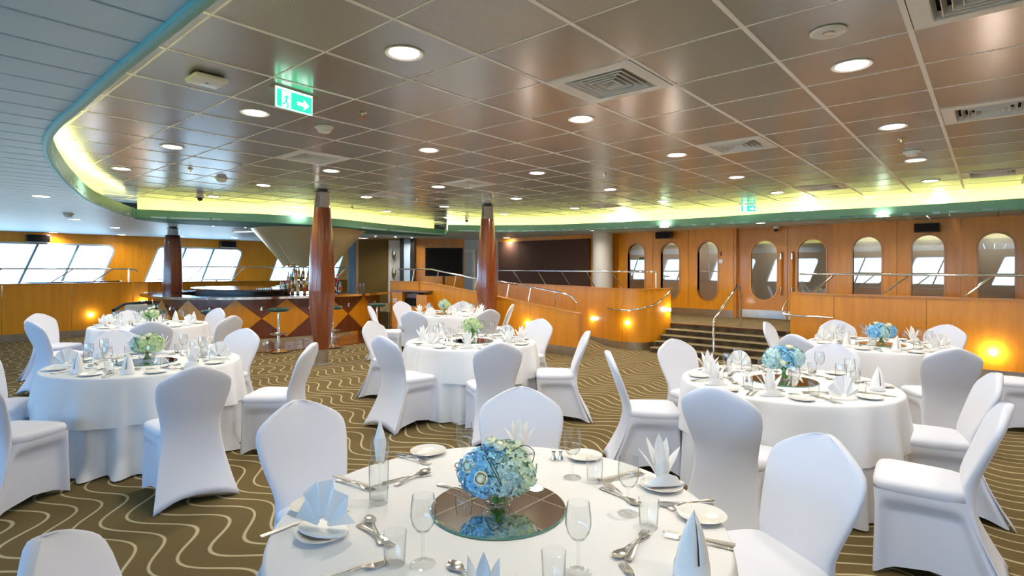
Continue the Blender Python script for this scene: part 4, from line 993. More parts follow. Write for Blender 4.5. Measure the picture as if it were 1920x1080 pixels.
# dark topped tables on the left terrace, their edges just above the low wall
for p, l in (((84, 529), 'dark table top edge before the leftmost window'), ((152, 528), 'small dark table top edge in the middle of the leftmost window'), ((196, 527), 'dark table top edge at the right end of the leftmost window')):
    x, y = at(*p, 1.24); t = thing('terrace_table', l, 'table', (max(x, XL + .5), y, TER), 0, 'dark tables on the left terrace')
    obj('tabletop', MB().lathe([(0, .72), (.36, .72), (.365, .735), (.36, .75), (0, .75)], 28).mesh('terrace_tabletop', 'marble', True), t); obj('pedestal', MB().lathe([(.22, 0), (.22, .02), (.03, .05), (.03, .72)], 16).mesh('terrace_pedestal', 'chrome', True), t)
for px, l in ((330, 'dark table top edge at the foot of the second window, left'), (413, 'dark table top edge at the foot of the second window, right')):
    x, y, z = at_d(px, 528, 16.6); t = thing('terrace_table', l, 'table', (x - .3, y, TER), 0, 'dark tables behind the bar')
    obj('tabletop', MB().lathe([(0, .72), (.40, .72), (.405, .735), (.40, .75), (0, .75)], 28).mesh('terrace_tabletop', 'marble', True), t); obj('pedestal', MB().lathe([(.22, 0), (.22, .02), (.03, .05), (.03, .72)], 16).mesh('terrace_pedestal', 'chrome', True), t)
# ================================================================== CHAIRS
def se(phi, e=.3):
    c, s_ = cos(phi), sin(phi); return math.copysign(abs(c) ** e, c), math.copysign(abs(s_) ** e, s_)
def lerp(a, b, t): return a + (b - a) * t
def backrest_mesh():
    """back cover: the padded back, then the stretched panel that runs on down to the two rear feet"""
    mb = MB(); n = 32; R_ = []; K = 11
    for j in range(K, 0, -1):
        v = j / K; k = v ** 1.35; r = []
        for i in range(n):
            X, Y = se(2 * PI * i / n, .62); w = lerp(.186, .262, k); y = lerp(-.150, -.338, k)
            z = lerp(.44, .003 + .066 * (1 - min(1, abs(X)) ** 2.2), v)
            r.append(mb.b.verts.new((X * w, y + Y * lerp(.034, .010, min(1, v * 2.5)) + (.03 * (1 - X * X)) * min(1, v * 1.5), z)))
        R_.append(r)
    rows = [(.44, .186, -.150, .034), (.48, .184, -.156, .033), (.53, .186, -.168, .032), (.58, .196, -.186, .03), (.65, .214, -.212, .029), (.72, .229, -.238, .028), (.775, .234, -.258, .027), (.81, .230, -.272, .027), (.838, .214, -.283, .026), (.862, .185, -.293, .025), (.886, .145, -.303, .024), (.908, .104, -.311, .022), (.922, .070, -.317, .019), (.930, .042, -.320, .014), (.934, .016, -.322, .006)]
    for z, h, y, t in rows:
        r = []
        for i in range(n):
            X, Y = se(2 * PI * i / n, .62); r.append(mb.b.verts.new((X * h, y + Y * t + .022 * (X ** 2) * max(0, min(1, (z - .45) / .1)), z)))
        R_.append(r)
    for a, b in zip(R_, R_[1:]):
        for i in range(n): mb.b.faces.new((a[i], a[(i + 1) % n], b[(i + 1) % n], b[i]))
    mb.b.faces.new(R_[0][::-1]); mb.b.faces.new(R_[-1]); return mb.mesh('backrest', 'cloth', 'all')
def seat_mesh():
    mb = MB(); rows = [(.438, .965), (.452, 1.0), (.475, 1.0), (.49, .965), (.498, .88), (.503, .7), (.506, .4), (.507, .02)]; n = 40; R_ = []
    for z, k in rows:
        r = []
        for i in range(n):
            X, Y = se(2 * PI * i / n, .36); w = lerp(.232, .205, (1 - Y) / 2); r.append(mb.b.verts.new((X * w * k, .045 + Y * .205 * k, z)))
        R_.append(r)
    for a, b in zip(R_, R_[1:]):
        for i in range(n): mb.b.faces.new((a[i], a[(i + 1) % n], b[(i + 1) % n], b[i]))
    mb.b.faces.new(R_[-1]); return mb.mesh('seat', 'cloth', 'all')
def skirt_mesh():
    mb = MB(); n, m_ = 96, 20; R_ = []
    for j in range(m_ + 1):
        v = j / m_; r = []
        for i in range(n):
            X, Y = se(2 * PI * i / n, .22); c = min(1, min(abs(X), abs(Y)) / .92); side = min(1, (1 - c) * 3.2); side = side * side * (3 - 2 * side); arch = 1 - c ** 2
            rear = Y < 0
            wt, wb = lerp(.228, .198, (1 - Y) / 2), lerp(.235, .255, (1 - Y) / 2)
            yt, yb = (.045 + Y * .200), (.26 if Y > 0 else .33) * Y + .0
            k = v ** 1.25
            x = X * lerp(wt, wb, k); y = lerp(yt, yb, k)
            on = max(0, min(1, (v - .10) / .16)); pin = side * .040 * on * on * (3 - 2 * on) + arch * .022 * v
            if abs(X) > abs(Y): x -= math.copysign(pin, X)
            else: y -= math.copysign(pin * (1.0 if Y > 0 else .7), Y)
            zb = .004 + .062 * arch; r.append(mb.b.verts.new((x, y, lerp(.448, zb, v))))
        R_.append(r)
    for a, b in zip(R_, R_[1:]):
        for i in range(n): mb.b.faces.new((a[i], a[(i + 1) % n], b[(i + 1) % n], b[i]))
    return mb.mesh('skirt', 'cloth', 'all')
bk_me, st_me, sk_me = backrest_mesh(), seat_mesh(), skirt_mesh()
def chair(X, D, table, label, head=None, dist=None):
    """X, D: the top of its back in view coordinates; it faces its table unless a view heading is given"""
    x, y = cw(X, D); c = cw(*table); a = math.atan2(c[1] - y, c[0] - x)
    if head is not None: a = vdir(*head)
    o = thing('banquet_chair', label, 'chair', (x + .30 * cos(a), y + .30 * sin(a), 0), a - PI / 2, 'white covered banquet chairs')
    obj('backrest', bk_me, o); obj('seat', st_me, o); obj('skirt', sk_me, o)
T1, T2, T3, T4, T5, T6, T7 = (-.035, 1.89), (-3.25, 4.9), (-.47, 6.4), (2.07, 4.16), (4.20, 6.25), (-5.32, 8.1), (-1.12, 10.25)
def cp_(px, ytop, push=0):
    D = .67 * F_PX / (ytop - HOR - ROLL * (px - 960)) + push; return (px - 960) / F_PX * D, D
C = [((558, 753), T1, 'white covered chair at the left of the front table', None),
 ((979, 727), T1, 'white covered chair behind the front table, straight behind the blue flowers', None),
 ((1548, 817), T1, 'large white covered chair at the right of the front table, nearest on the right', (-.96, -.28)),
 ((85, 1012), T1, 'chair back top alone in the bottom left corner of the picture', (1, .35)),
 ((1343, 726), T4, 'blue shaded chair back between the front table and the right table', None),
 ((1142, 658), T4, 'white chair seen side on left of the right table, facing right', (1, -.12)),
 ((1263, 636), T4, 'white chair facing out behind the left corner of the right table, by the steps', None),
 ((1563, 648), T4, 'white chair behind the right table, behind the lily napkin', None),
 ((1868, 700), T4, 'white chair right of the right table, farther of two at the right edge', None),
 ((1886, 757), T4, 'large white chair nearest the right edge, seat towards the right table', (-.80, .60)),
 ((1792, 653), T5, 'blue shaded chair back in front of the back right table', None),
 ((1437, 604), T5, 'narrow looking chair seen side on left of the back right table, before the steps', None),
 ((1489, 627), T5, 'white chair back left of the back right table, above the right table flowers', None),
 ((1567, 600), T5, 'white chair behind the back right table, left one near the balustrade', None),
 ((1777, 611), T5, 'white chair behind the back right table, right one near the balustrade', None),
 ((2010, 637), T5, 'white chair whose seat shows at the right edge beside the back right table', None),
 ((371, 687), T2, 'grey blue chair back in front of the left table', None),
 ((588, 643), T2, 'white chair seen side on right of the left table, in front of the nearer column', (-1, -.03)),
 ((460, 616), T2, 'white chair behind the right end of the left table', None),
 ((219, 619), T2, 'rounded chair back behind the left table, left of its flowers', None),
 ((-75, 702), T2, 'white chair cut by the left edge, in front of the left table', (.12, 1)),
 ((-60, 655), T2, 'white chair whose seat shows at the left edge beside the left table', (1, .05)),
 ((284, 603), T6, 'grey chair back in front of the far left table, above the left flowers', None),
 ((57, 602), T6, 'darker of the two chairs at the left of the far left table, nearer one', None),
 ((71, 588), T6, 'paler chair of the two at the left of the far left table, farther one', (1, -.15)),
 ((410, 578), T6, 'white chair at the right of the far left table, farther one before the bar', None),
 ((437, 592), T6, 'white chair right of the far left table, nearer one, back to the bar', None),
 ((240, 582), T6, 'white chair behind the far left table, beside the dark lounge chair', None),
 ((716, 630), T3, 'white chair at the front left of the middle table, showing back and side', None),
 ((937, 642), T3, 'grey blue chair back in front of the middle table', None),
 ((696, 602), T3, 'white chair left of the middle table, behind another chair', None),
 ((1015, 598), T3, 'white chair behind the right of the middle table beside the ramp light', None),
 ((1102, 621), T3, 'white chair seen side on right of the middle table, facing left', (-1, .05)),
 ((773, 583), T7, 'grey blue chair back in front of the far middle table, left of its flowers', None),
 ((751, 565), T7, 'white chair left of the far middle table, below the till screen', None),
 ((693, 574), T7, 'thin side of a white chair left of the far middle table', (1, .1)),
 ((868, 565), T7, 'white chair behind the far middle table, left of the farther column', None),
 ((919, 580), T7, 'grey chair back at the front right of the far middle table', None),
 ((961, 571), T7, 'thin side view white chair right of the far middle table, before the ramp', (-1, .15))]
for (px, py), tb, lab, hd in C:
    X, D = cp_(px, py, .14 if (px, py) in ((1563, 648), (1777, 611)) else 0)
    chair(X, D, tb, lab, hd)

# ================================================================== TABLES AND CLOTHS
def cloth_mesh(r, ztop, zbot, nf, seed, depth=.03, flare=.03, m='linen', puddle=0):
    q = random.Random(seed); mb = MB(); n = 192; ph = [q.random() * 6.28 for _ in range(4)]
    rows = [(0, ztop, 0), (r * .5, ztop, 0), (r - .012, ztop, 0), (r - .003, ztop - .004, 0), (r + .001, ztop - .014, 0)]
    K = 12; R_ = []
    def fold(a): return .55 * sin(nf * a + ph[0] + 1.1 * sin(3 * a + ph[1])) + .3 * sin((nf * 1.6 // 1) * a + ph[2]) + .15 * sin(5 * a + ph[3])
    for rr_, z, _ in rows:
        if rr_ == 0: R_.append([mb.b.verts.new((0, 0, z))]); continue
        R_.append([mb.b.verts.new((rr_ * cos(2 * PI * i / n), rr_ * sin(2 * PI * i / n), z)) for i in range(n)])
    for k in range(1, K + 1):
        v = k / K; r_ = []
        for i in range(n):
            a = 2 * PI * i / n; w = fold(a); amp = depth * v ** .7
            rad_ = r + .003 + flare * v + amp * (w + .35); zz = lerp(ztop - .014, zbot + .018 * sin(4 * a + ph[1]) * (zbot > .1), v)
            if puddle and v > .85: rad_ += puddle * (v - .85) / .15 * (1 + .8 * w)
            r_.append(mb.b.verts.new((rad_ * cos(a), rad_ * sin(a), zz)))
        R_.append(r_)
    for a, b in zip(R_, R_[1:]):
        for i in range(n):
            j = (i + 1) % n
            if len(a) == 1: mb.b.faces.new((a[0], b[j], b[i]))
            else: mb.b.faces.new((a[i], a[j], b[j], b[i]))
    return mb.mesh('cloth', m, 'all')
TR = .745; ZT = .755
top_me = MB().lathe([(0, .72), (TR - .01, .72), (TR - .004, .728), (TR - .004, .742), (0, .742)], 64).mesh('tabletop', 'dark_wood', True)
ped_me = MB().lathe([(.30, 0), (.30, .03), (.06, .06), (.05, .68), (.2, .72)], 24).mesh('pedestal', 'black', True)
TABLES = [(T1, 'front', 'nearest round banquet table under white cloth in the bottom centre', 1), (T2, 'left', 'round banquet table under white cloth on the left', 2), (T3, 'middle', 'round banquet table under white cloth in the middle of the room', 3),
          (T4, 'right', 'round banquet table under white cloth on the right, before the steps', 4), (T5, 'back right', 'round banquet table under white cloth at the back right by the balustrade', 5), (T6, 'far left', 'round banquet table under white cloth at far left before the bar', 6), (T7, 'far middle', 'farthest round banquet table, by the farther column', 7)]
for T, nm, lab, sd in TABLES:
    x, y = cw(*T); t = thing('banquet_table', lab, 'table', (x, y, 0), 0, 'round banquet tables'); obj('tabletop', top_me, t); obj('pedestal', ped_me, t)
    u = obj('underlay_cloth', cloth_mesh(TR - .002, .746, .012, 15 + sd, sd * 11, .06, .0, 'linen', .05 if sd in (1, 2) else .0), None, (x, y, 0), sd)
    tag(u, 'long white under cloth of the %s table reaching the carpet' % nm, 'tablecloth', 'long white under cloths')
    o = obj('tablecloth', cloth_mesh(TR + .001, ZT, .40, 11 + sd % 3, sd * 7, .036, .026), None, (x, y, 0), sd * 2)
    tag(o, 'shorter white top cloth draped over the %s table' % nm, 'tablecloth', 'white top cloths')

# ================================================================== TABLEWARE
ZS = ZT + .0015
wine_me = MB().lathe([(0, 0), (.036, 0), (.037, .002), (.020, .005), (.006, .010), (.0042, .02), (.0042, .082), (.007, .090), (.020, .098), (.031, .115), (.0365, .138), (.0355, .165), (.031, .197), (.0300, .1975), (.0345, .165), (.0355, .138), (.030, .116), (.019, .100), (0, .094)], 28)
wine_me = wine_me.mesh('wine_glass', 'glass', True)
tumb_me = MB().lathe([(0, 0), (.028, 0), (.030, .003), (.0335, .092), (.0325, .0925), (.029, .014), (.026, .010), (0, .009)], 28).mesh('tumbler', 'glass', True)
high_me = MB().lathe([(0, 0), (.031, 0), (.033, .003), (.036, .105), (.036, .16), (.035, .16), (.0345, .10), (.031, .02), (0, .018)], 28).mesh('highball', 'glass', True)
plate_me = MB().lathe([(0, .003), (.050, .003), (.056, .005), (.080, .013), (.082, .0145), (.080, .0155), (.056, .0085), (.048, .0065), (0, .0065)], 36).mesh('side_plate', 'china', True)
def blade(prof, z0=.0, th=.0025, cup=0, m='silver', name='b'):
    """flat piece of cutlery along +Y from an outline of (y, half width, lift)"""
    mb = MB(); R_ = []
    for y, w, z in prof: R_.append([mb.b.verts.new(v) for v in ((-w, y, z + th), (0, y, z + th - cup * w), (w, y, z + th), (w, y, z), (0, y, z - cup * w * .9), (-w, y, z))])
    for a, b in zip(R_, R_[1:]):
        for k in range(6): mb.b.faces.new((a[k], a[(k + 1) % 6], b[(k + 1) % 6], b[k]))
    mb.b.faces.new(R_[0]); mb.b.faces.new(R_[-1][::-1]); return mb
H = [(-.10, .0085, .001), (-.095, .0105, .001), (-.07, .009, .002), (-.03, .0052, .006), (.02, .004, .009), (.035, .0045, .008)]
spoon_me = blade(H + [(.045, .010, .006), (.055, .0165, .005), (.070, .0205, .0045), (.085, .0185, .005), (.096, .010, .007), (.10, .003, .008)], cup=.22).mesh('spoon', 'silver', True)
fm = blade(H + [(.045, .009, .006), (.055, .0125, .004), (.062, .013, .003)], cup=.1)
for k in range(4): 
    x = (k - 1.5) * .0072; fm.box(x - .0021, .060, .002, x + .0021, .102, .0045)
fork_me = fm.mesh('fork', 'silver', True)
knife_me = blade([(-.11, .008, 0), (-.105, .0095, 0), (-.02, .0065, 0), (-.005, .0055, 0), (0, .0085, 0), (.04, .0105, 0), (.09, .0095, 0), (.108, .002, 0)], th=.003).mesh('knife', 'knife_steel', True)
def petal(mb, base, ang, lean, h, w, cup=.3, roll=0):
    dx, dy = cos(ang), sin(ang); px_, py_ = -dy, dx
    def f(u, v):
        ww = w * (sin(PI * min(1, .16 + .84 * (1 - v))) ** .75 if v > .35 else .62 + .35 * v / .35) * (1 - v ** 6)
        s_ = (u - .5) * 2; out = lean * h * v ** 1.4; z = h * v * (1 - .12 * lean) ; c = cup * ww * (1 - s_ * s_)
        return (base[0] + dx * (out + .008 - c * .0 + c) + px_ * s_ * ww, base[1] + dy * (out + .008 + c) + py_ * s_ * ww, base[2] + z)
    mb.grid(f, 4, 8)
def nap_lily():
    b = MB(); b.prism([(-.075, -.03), (.075, -.03), (.05, .035), (0, .06), (-.05, .035)], 0.0, .010)
    def wing(u, v):
        a = lerp(-1.25, 1.25, u); r = .050 + .018 * sin(u * PI * 1); return (r * sin(a) * (1 + .35 * (1 - v)), -r * cos(a) * .62 - .01, .008 + v * (.046 - .03 * abs(2 * u - 1)))
    b.grid(wing, 16, 4); base = b
    p = MB()
    for a, l, h, w in ((90, .10, .165, .021), (50, .35, .145, .019), (130, .35, .15, .019), (15, .62, .12, .018), (165, .62, .12, .018), (270, .15, .10, .024)): petal(p, (0, 0, .01), rad(a), l, h, w)
    return base, p
def nap_fan():
    b = MB(); b.prism([(.085 * cos(i * PI / 12), .045 * sin(i * PI / 12)) for i in range(24)], 0, .008)
    p = MB(); n = 9
    def f(u, v):
        k = u * n; zig = (abs((k % 2) - 1) * 2 - 1) * .012 * (.35 + v); a = lerp(.12, PI - .12, u); r = .025 + v * .105
        return (r * cos(a) * .75, zig + .01 * v, .010 + r * sin(a) * 1.05)
    p.grid(f, n * 2, 6)
    return b, p
def nap_cone():
    b = MB(); b.lathe([(.044, 0), (.047, .004), (.046, .030), (.043, .038)], 26, sx=1, sy=.8)
    p = MB()
    def f(u, v):
        a = lerp(-PI * .975, PI * .975, u) + PI / 2; r = .043 * (1 - v ** 1.6) ** .8 + .001; return (r * cos(a) + .004 * v, r * .78 * sin(a) - .004 * v, .01 + .155 * v * (1 - .12 * abs(2 * u - 1)))
    p.grid(f, 22, 10)
    return b, p
NAP = {}
for k, fnc in (('lily', nap_lily), ('fan', nap_fan), ('cone', nap_cone)):
    b, p = fnc(); NAP[k] = (b.mesh('napkin_' + k + '_base', 'napkin', True), p.mesh('napkin_' + k + '_points', 'napkin', 'all' if k != 'fan' else False))
def napkin(kind, x, y, rz, label, z=ZS, s=1, grp='folded napkins'):
    t = thing('napkin', label, 'napkin', (x, y, z), rz, grp); t.scale = (s,) * 3
    obj('folded_base', NAP[kind][0], t); o = obj('folded_points', NAP[kind][1], t)
    md = o.modifiers.new('thickness', 'SOLIDIFY'); md.thickness = .0022; md.offset = 0
def piece(me, name, cat, x, y, rz, label, z=ZS, grp=None, s=1):
    o = obj(name, me, None, (x, y, z), rz, scale=(s,) * 3); tag(o, label, cat, grp); return o

# ---- centrepieces
def noisy(name, c1, c2, sc):
    m, t, b = nodes(name); g = t.nodes.new('ShaderNodeNewGeometry'); n = t.nodes.new('ShaderNodeTexNoise'); n.inputs['Scale'].default_value = sc; r = t.nodes.new('ShaderNodeValToRGB')
    r.color_ramp.elements[0].position = .38; r.color_ramp.elements[1].position = .62; r.color_ramp.elements[0].color = (*c1, 1); r.color_ramp.elements[1].color = (*c2, 1)
    t.links.new(g.outputs['Position'], n.inputs[0]); t.links.new(n.outputs[0], r.inputs[0]); t.links.new(r.outputs[0], b.inputs['Base Color']); b.inputs['Roughness'].default_value = .7
    b.inputs['Subsurface Weight'].default_value = 0; return m
M['hyd_blue'] = noisy('hydrangea_blue', (.10, .42, .78), (.42, .74, .88), 70); M['hyd_green'] = noisy('hydrangea_green', (.42, .62, .62), (.68, .78, .48), 60)
M['hyd_pale'] = noisy('hydrangea_pale', (.40, .66, .74), (.62, .78, .72), 60); M['hyd_lime'] = noisy('hydrangea_lime', (.40, .62, .30), (.70, .78, .48), 60)
M['rose'] = mat('cream_rose', (.86, .86, .66), .6); M['leaf'] = mat('leaf_green', (.05, .20, .04), .5)
def hydrangea(seed, r=.078, n=150, m='hyd_blue'):
    q = random.Random(seed); mb = MB()
    for i in range(n):
        z = 1 - 2 * (i + .5) / n; a = i * 2.39996; s_ = math.sqrt(1 - z * z); N_ = Vector((s_ * cos(a), s_ * sin(a), z)); rr_ = r * q.uniform(.86, 1.10); c = N_ * rr_
        t = N_.orthogonal().normalized(); t = Matrix.Rotation(q.random() * 6.28, 3, N_) @ t; b = N_.cross(t); tilt = N_ + t * q.uniform(-.55, .55) + b * q.uniform(-.55, .55); tilt.normalize()
        t = (t - tilt * t.dot(tilt)).normalized(); b = tilt.cross(t); L = r * .215
        for k in range(4):
            d = t * cos(k * PI / 2) + b * sin(k * PI / 2); e_ = tilt.cross(d)
            mb.poly([c, c + d * L * .62 + e_ * L * .5 + tilt * L * .18, c + d * L * 1.15 + tilt * L * .10, c + d * L * .62 - e_ * L * .5 + tilt * L * .18])
    mb.lathe([(0, -r * .74), (r * .52, -r * .52), (r * .74, 0), (r * .52, r * .52), (0, r * .74)], 12)
    return mb.mesh('hydrangea_head', m)
HY = {k: hydrangea(i + 1, m='hyd_' + k) for i, k in enumerate(('blue', 'green', 'pale', 'lime'))}
rose_mb = MB()
for k, (r, h, n) in enumerate(((.012, .034, 3), (.019, .032, 4), (.025, .027, 5))):
    for i in range(n): petal(rose_mb, (0, 0, 0), 2 * PI * i / n + k, .25 + .12 * k, h, r * .85, .55)
rose_mb.lathe([(0, -.006), (.012, 0), (.017, .010), (.016, .020), (.009, .026), (0, .028)], 12)
rose_me = rose_mb.mesh('rose', 'rose', 'all')
vase_me = MB().lathe([(0, .0), (.030, .0), (.048, .012), (.062, .038), (.064, .055), (.056, .082), (.044, .098), (.047, .104), (.0455, .104), (.0425, .098), (.054, .080), (.061, .055), (.059, .040), (.045, .016), (0, .008)], 36).mesh('bowl_vase', 'glass', True)
cube_me = MB().box(-.05, -.05, 0, .05, .05, .10, bev=.006).mesh('cube_vase', 'glass', True)
mir_me = MB().lathe([(0, .0065), (.222, .0065)], 72).mesh('mirror_face', 'mirror'); mirb = MB().lathe([(0, 0), (.225, 0), (.226, .003), (.222, .0064), (0, .0064)], 72).mesh('mirror_body', 'mirror_edge', True)
def centre(T, heads, roses, nm, lab, vase='bowl', loops=True, off=(0, 0), ms=1.05):
    x, y = cw(T[0] + off[0], T[1] + off[1]); vx, vy = x, y
    t = thing('table_mirror', 'round mirror disc under the flowers on the %s table' % nm, 'mirror', (x, y, ZS), 0, 'round table mirrors'); t.scale = (ms, ms, 1)
    obj('glass_body', mirb, t); obj('reflecting_face', mir_me, t)
    z0 = ZS + .0078
    v = thing('vase', 'clear glass %s vase on the mirror of the %s table' % ('bowl' if vase == 'bowl' else 'cube', nm), 'vase', (vx, vy, z0)); obj('vessel', vase_me if vase == 'bowl' else cube_me, v, rz=.4)
    f = thing('flower_arrangement', lab, 'flowers', (vx, vy, z0), -YAW * -1)           # local x = right in the view, y = away
    f.rotation_euler = (0, 0, vdir(1, 0)); f.scale = (.9,) * 3 if nm == 'front' else (1,) * 3
    for hx, hy, hz, s_, k in heads:
        o = obj('hydrangea_head', HY[k], f, (hx, hy, hz), random.random() * 6, scale=(s_,) * 3)
        obj('stem', MB().tube([(hx * .75, hy * .75, hz - .04), (hx * .2, hy * .2, .08), (-hx * .25, -hy * .25, .014)], .0045, 6).mesh('stem', 'stem', True), f)
    for hx, hy, hz, rx, ry in roses: obj('rose', rose_me, f, (hx, hy, hz), rot=(rx, ry, 0), scale=(1.05,) * 3)
    for k in range(5):
        a = 1.3 * k; obj('stem', MB().tube([(.03 * cos(a), .03 * sin(a), .12), (.012 * cos(a + 1), .012 * sin(a + 1), .07), (-.03 * cos(a), -.03 * sin(a), .014)], .005, 6).mesh('stem', 'stem', True), f)
    for k in range(3):
        a = 2.1 * k + .4; lf = MB(); petal(lf, (.03 * cos(a), .03 * sin(a), .10), a, 1.1, .06, .022, .2); obj('leaf', lf.mesh('leaf', 'leaf', 'all'), f)
    if loops:
        for P in (((-.06, -.06, .20), (-.05, -.10, .23), (-.015, -.125, .18), (.01, -.125, .13)), ((.05, 0, .21), (.10, .0, .235), (.14, .0, .21), (.13, 0, .16)), ((-.12, 0, .15), (-.16, 0, .165), (-.17, 0, .15), (-.13, 0, .14)), ((-.045, -.07, .20), (-.03, -.11, .22), (0, -.13, .17), (.015, -.125, .125))):
            obj('vine_loop', MB().tube(smoothpath(P, 5), .0018, 5).mesh('vine', 'vine', True), f)
centre(T1, [(-.062, -.015, .135, 1.08, 'blue'), (.068, .0, .125, 1.0, 'green'), (-.005, .06, .15, 1.0, 'blue'), (.02, -.045, .125, .85, 'pale'), (.045, .06, .165, .85, 'green')],
       [(-.108, -.045, .165, .9, -.6), (-.062, -.095, .140, 1.2, -.2), (.005, -.01, .225, .2, 0), (-.03, .03, .225, 0, -.3)], 'front', 'blue and pale green hydrangeas with cream roses in the bowl vase on the front table', off=(-.010, .055), ms=1.06)
HL = [(-.055, 0, .15, .95, 'pale'), (.055, 0, .15, .95, 'green'), (0, .05, .17, .9, 'pale'), (0, -.045, .15, .8, 'green')]
centre(T2, [(-.06, 0, .15, .95, 'pale'), (.06, 0, .15, .95, 'lime'), (.0, .05, .17, .95, 'lime'), (.0, -.05, .15, .8, 'lime')], [(.0, -.05, .2, .6, 0), (.03, -.02, .22, .2, 0)], 'left', 'aqua and lime green hydrangeas with cream roses on the left table')
centre(T3, [(-.045, 0, .17, .95, 'lime'), (.045, 0, .16, .8, 'lime'), (0, .04, .2, .8, 'lime')], [(.09, 0, .16, .2, .8)], 'middle', 'tall lime green hydrangea head on the middle table', off=(.02, 0))
centre(T4, [(-.08, 0, .16, .95, 'pale'), (.075, 0, .17, .95, 'pale'), (0, .05, .18, .9, 'blue'), (.0, -.03, .17, .8, 'blue')], [(-.045, -.07, .14, 1, 0), (.03, -.02, .24, .2, 0)], 'right', 'pale blue hydrangeas with one large cream rose on the right table', 'cube', off=(0, .02))
centre(T5, [(-.09, 0, .14, .9, 'blue'), (.09, 0, .14, .9, 'blue'), (0, .03, .16, .95, 'blue'), (.0, -.05, .13, .75, 'pale')], [(.0, -.07, .2, .8, 0), (.05, -.05, .21, .5, 0), (-.06, 0, .22, 0, 0)], 'back right', 'wide low dome of blue hydrangeas on the back right table', 'cube')
centre(T6, [(-.05, 0, .14, .8, 'lime'), (.05, 0, .15, .8, 'lime')], [(-.03, -.05, .18, .6, 0), (.05, -.05, .18, .6, 0), (0, -.02, .22, .2, 0), (.09, 0, .17, .3, .5), (-.08, 0, .16, .3, -.5), (.02, .03, .23, 0, 0)], 'far left', 'small cream rose arrangement with green leaves on the far left table', 'cube')
centre(T7, [(-.03, 0, .16, .95, 'green'), (.035, 0, .16, .9, 'lime'), (0, .03, .19, .85, 'green')], [], 'far middle', 'small pale green flower ball on the farthest table', 'cube', False, off=(-.14, 0))

# ---- front table, every piece where it lies
def w1(px, py): return at(px, py, ZS)
def lay(kind, a, b, label, z=0, grp='cutlery on the front table'):
    p, q = w1(*a), w1(*b); me, nm = {'k': (knife_me, 'knife'), 'f': (fork_me, 'fork'), 's': (spoon_me, 'spoon')}[kind]
    piece(me, nm, 'cutlery', (p[0] + q[0]) / 2, (p[1] + q[1]) / 2, math.atan2(q[1] - p[1], q[0] - p[0]) - PI / 2, label, ZS + z, grp)
for (p, l) in (((870, 881), 'wine glass behind the left of the blue flowers'), ((1073, 896), 'wine glass behind the salt and pepper, right of the flowers'), ((1178, 964), 'wine glass in front of the lily napkin on the front table'), ((793, 1058), 'wine glass left of the front table mirror'), ((1084, 1075), 'wine glass right of the front table mirror, near the bottom edge'), ((712, 915), 'wine glass holding a tall napkin, behind the straight glass')):
    piece(wine_me, 'wine_glass', 'glass', *w1(*p), 0, l, grp='wine glasses on the front table')
for (p, l) in (((1115, 903), 'short tumbler right of the farther wine glass on the front table'), ((1216, 988), 'short tumbler below the lily napkin'), ((740, 1057), 'short tumbler left of the leftmost near wine glass'), ((1038, 1098), 'tumbler at the bottom edge, left of the near right wine glass')):
    piece(tumb_me, 'tumbler', 'glass', *w1(*p), 0, l, grp='tumblers on the front table')
piece(high_me, 'straight_glass', 'glass', *w1(710, 944), 0, 'tall straight glass in front of the pointed napkin on the left of the front table', grp=None, s=.98)
for (p, l) in (((590, 951), 'side plate under the left edge of the front table, behind the fan napkin'), ((803, 849), 'side plate at the back left of the front table'), ((1095, 858), 'side plate at the back right of the front table, behind a tumbler'), ((1316, 970), 'side plate at the right of the front table, above the standing napkin'), ((606, 1004), 'plate holding the fan folded napkin at left'), ((1240, 914), 'plate holding the lily folded napkin at right')):
    piece(plate_me, 'side_plate', 'plate', *w1(*p), 0, l, grp='side plates on the front table')
vr = vdir(1, 0)
def nap1(kind, p, label, r=0, z=.016, s=1): x, y = w1(*p); napkin(kind, x, y, vr + rad(r), label, ZS + z, s)
nap1('fan', (606, 1004), 'white fan folded napkin standing on a plate at the left of the front table', -20, .0165, 1.05)
nap1('lily', (1240, 914), 'white lily folded napkin with pointed petals at the right of the front table', 8, .0165, 1.08)
nap1('lily', (974, 848), 'white tulip folded napkin peeping over the blue flowers', 0, .001, .9)
nap1('cone', (1297, 1078), 'white standing napkin with a front slit at the right edge of the front table', 10, .001, 1.1)
nap1('lily', (905, 1185), 'tips of a white napkin at the bottom edge below the mirror', 0, .001, 1.0)
x, y = w1(712, 915); t = thing('napkin', 'tall pointed white napkin standing in a wine glass at the left of the front table', 'napkin', (x, y, ZS + .105), vr, 'folded napkins')
mb = MB()
def f(u, v): a = u * 2 * PI; r = .026 * (.55 + .75 * v if v < .45 else (1 - v) / .55 * .89) + .0005; return (r * cos(a) * (1 + .15 * sin(3 * a)), r * .7 * sin(a), .16 * v)
mb.grid(f, 20, 12, closed=True); obj('folded_cone', mb.mesh('napkin_tall', 'napkin', True), t)
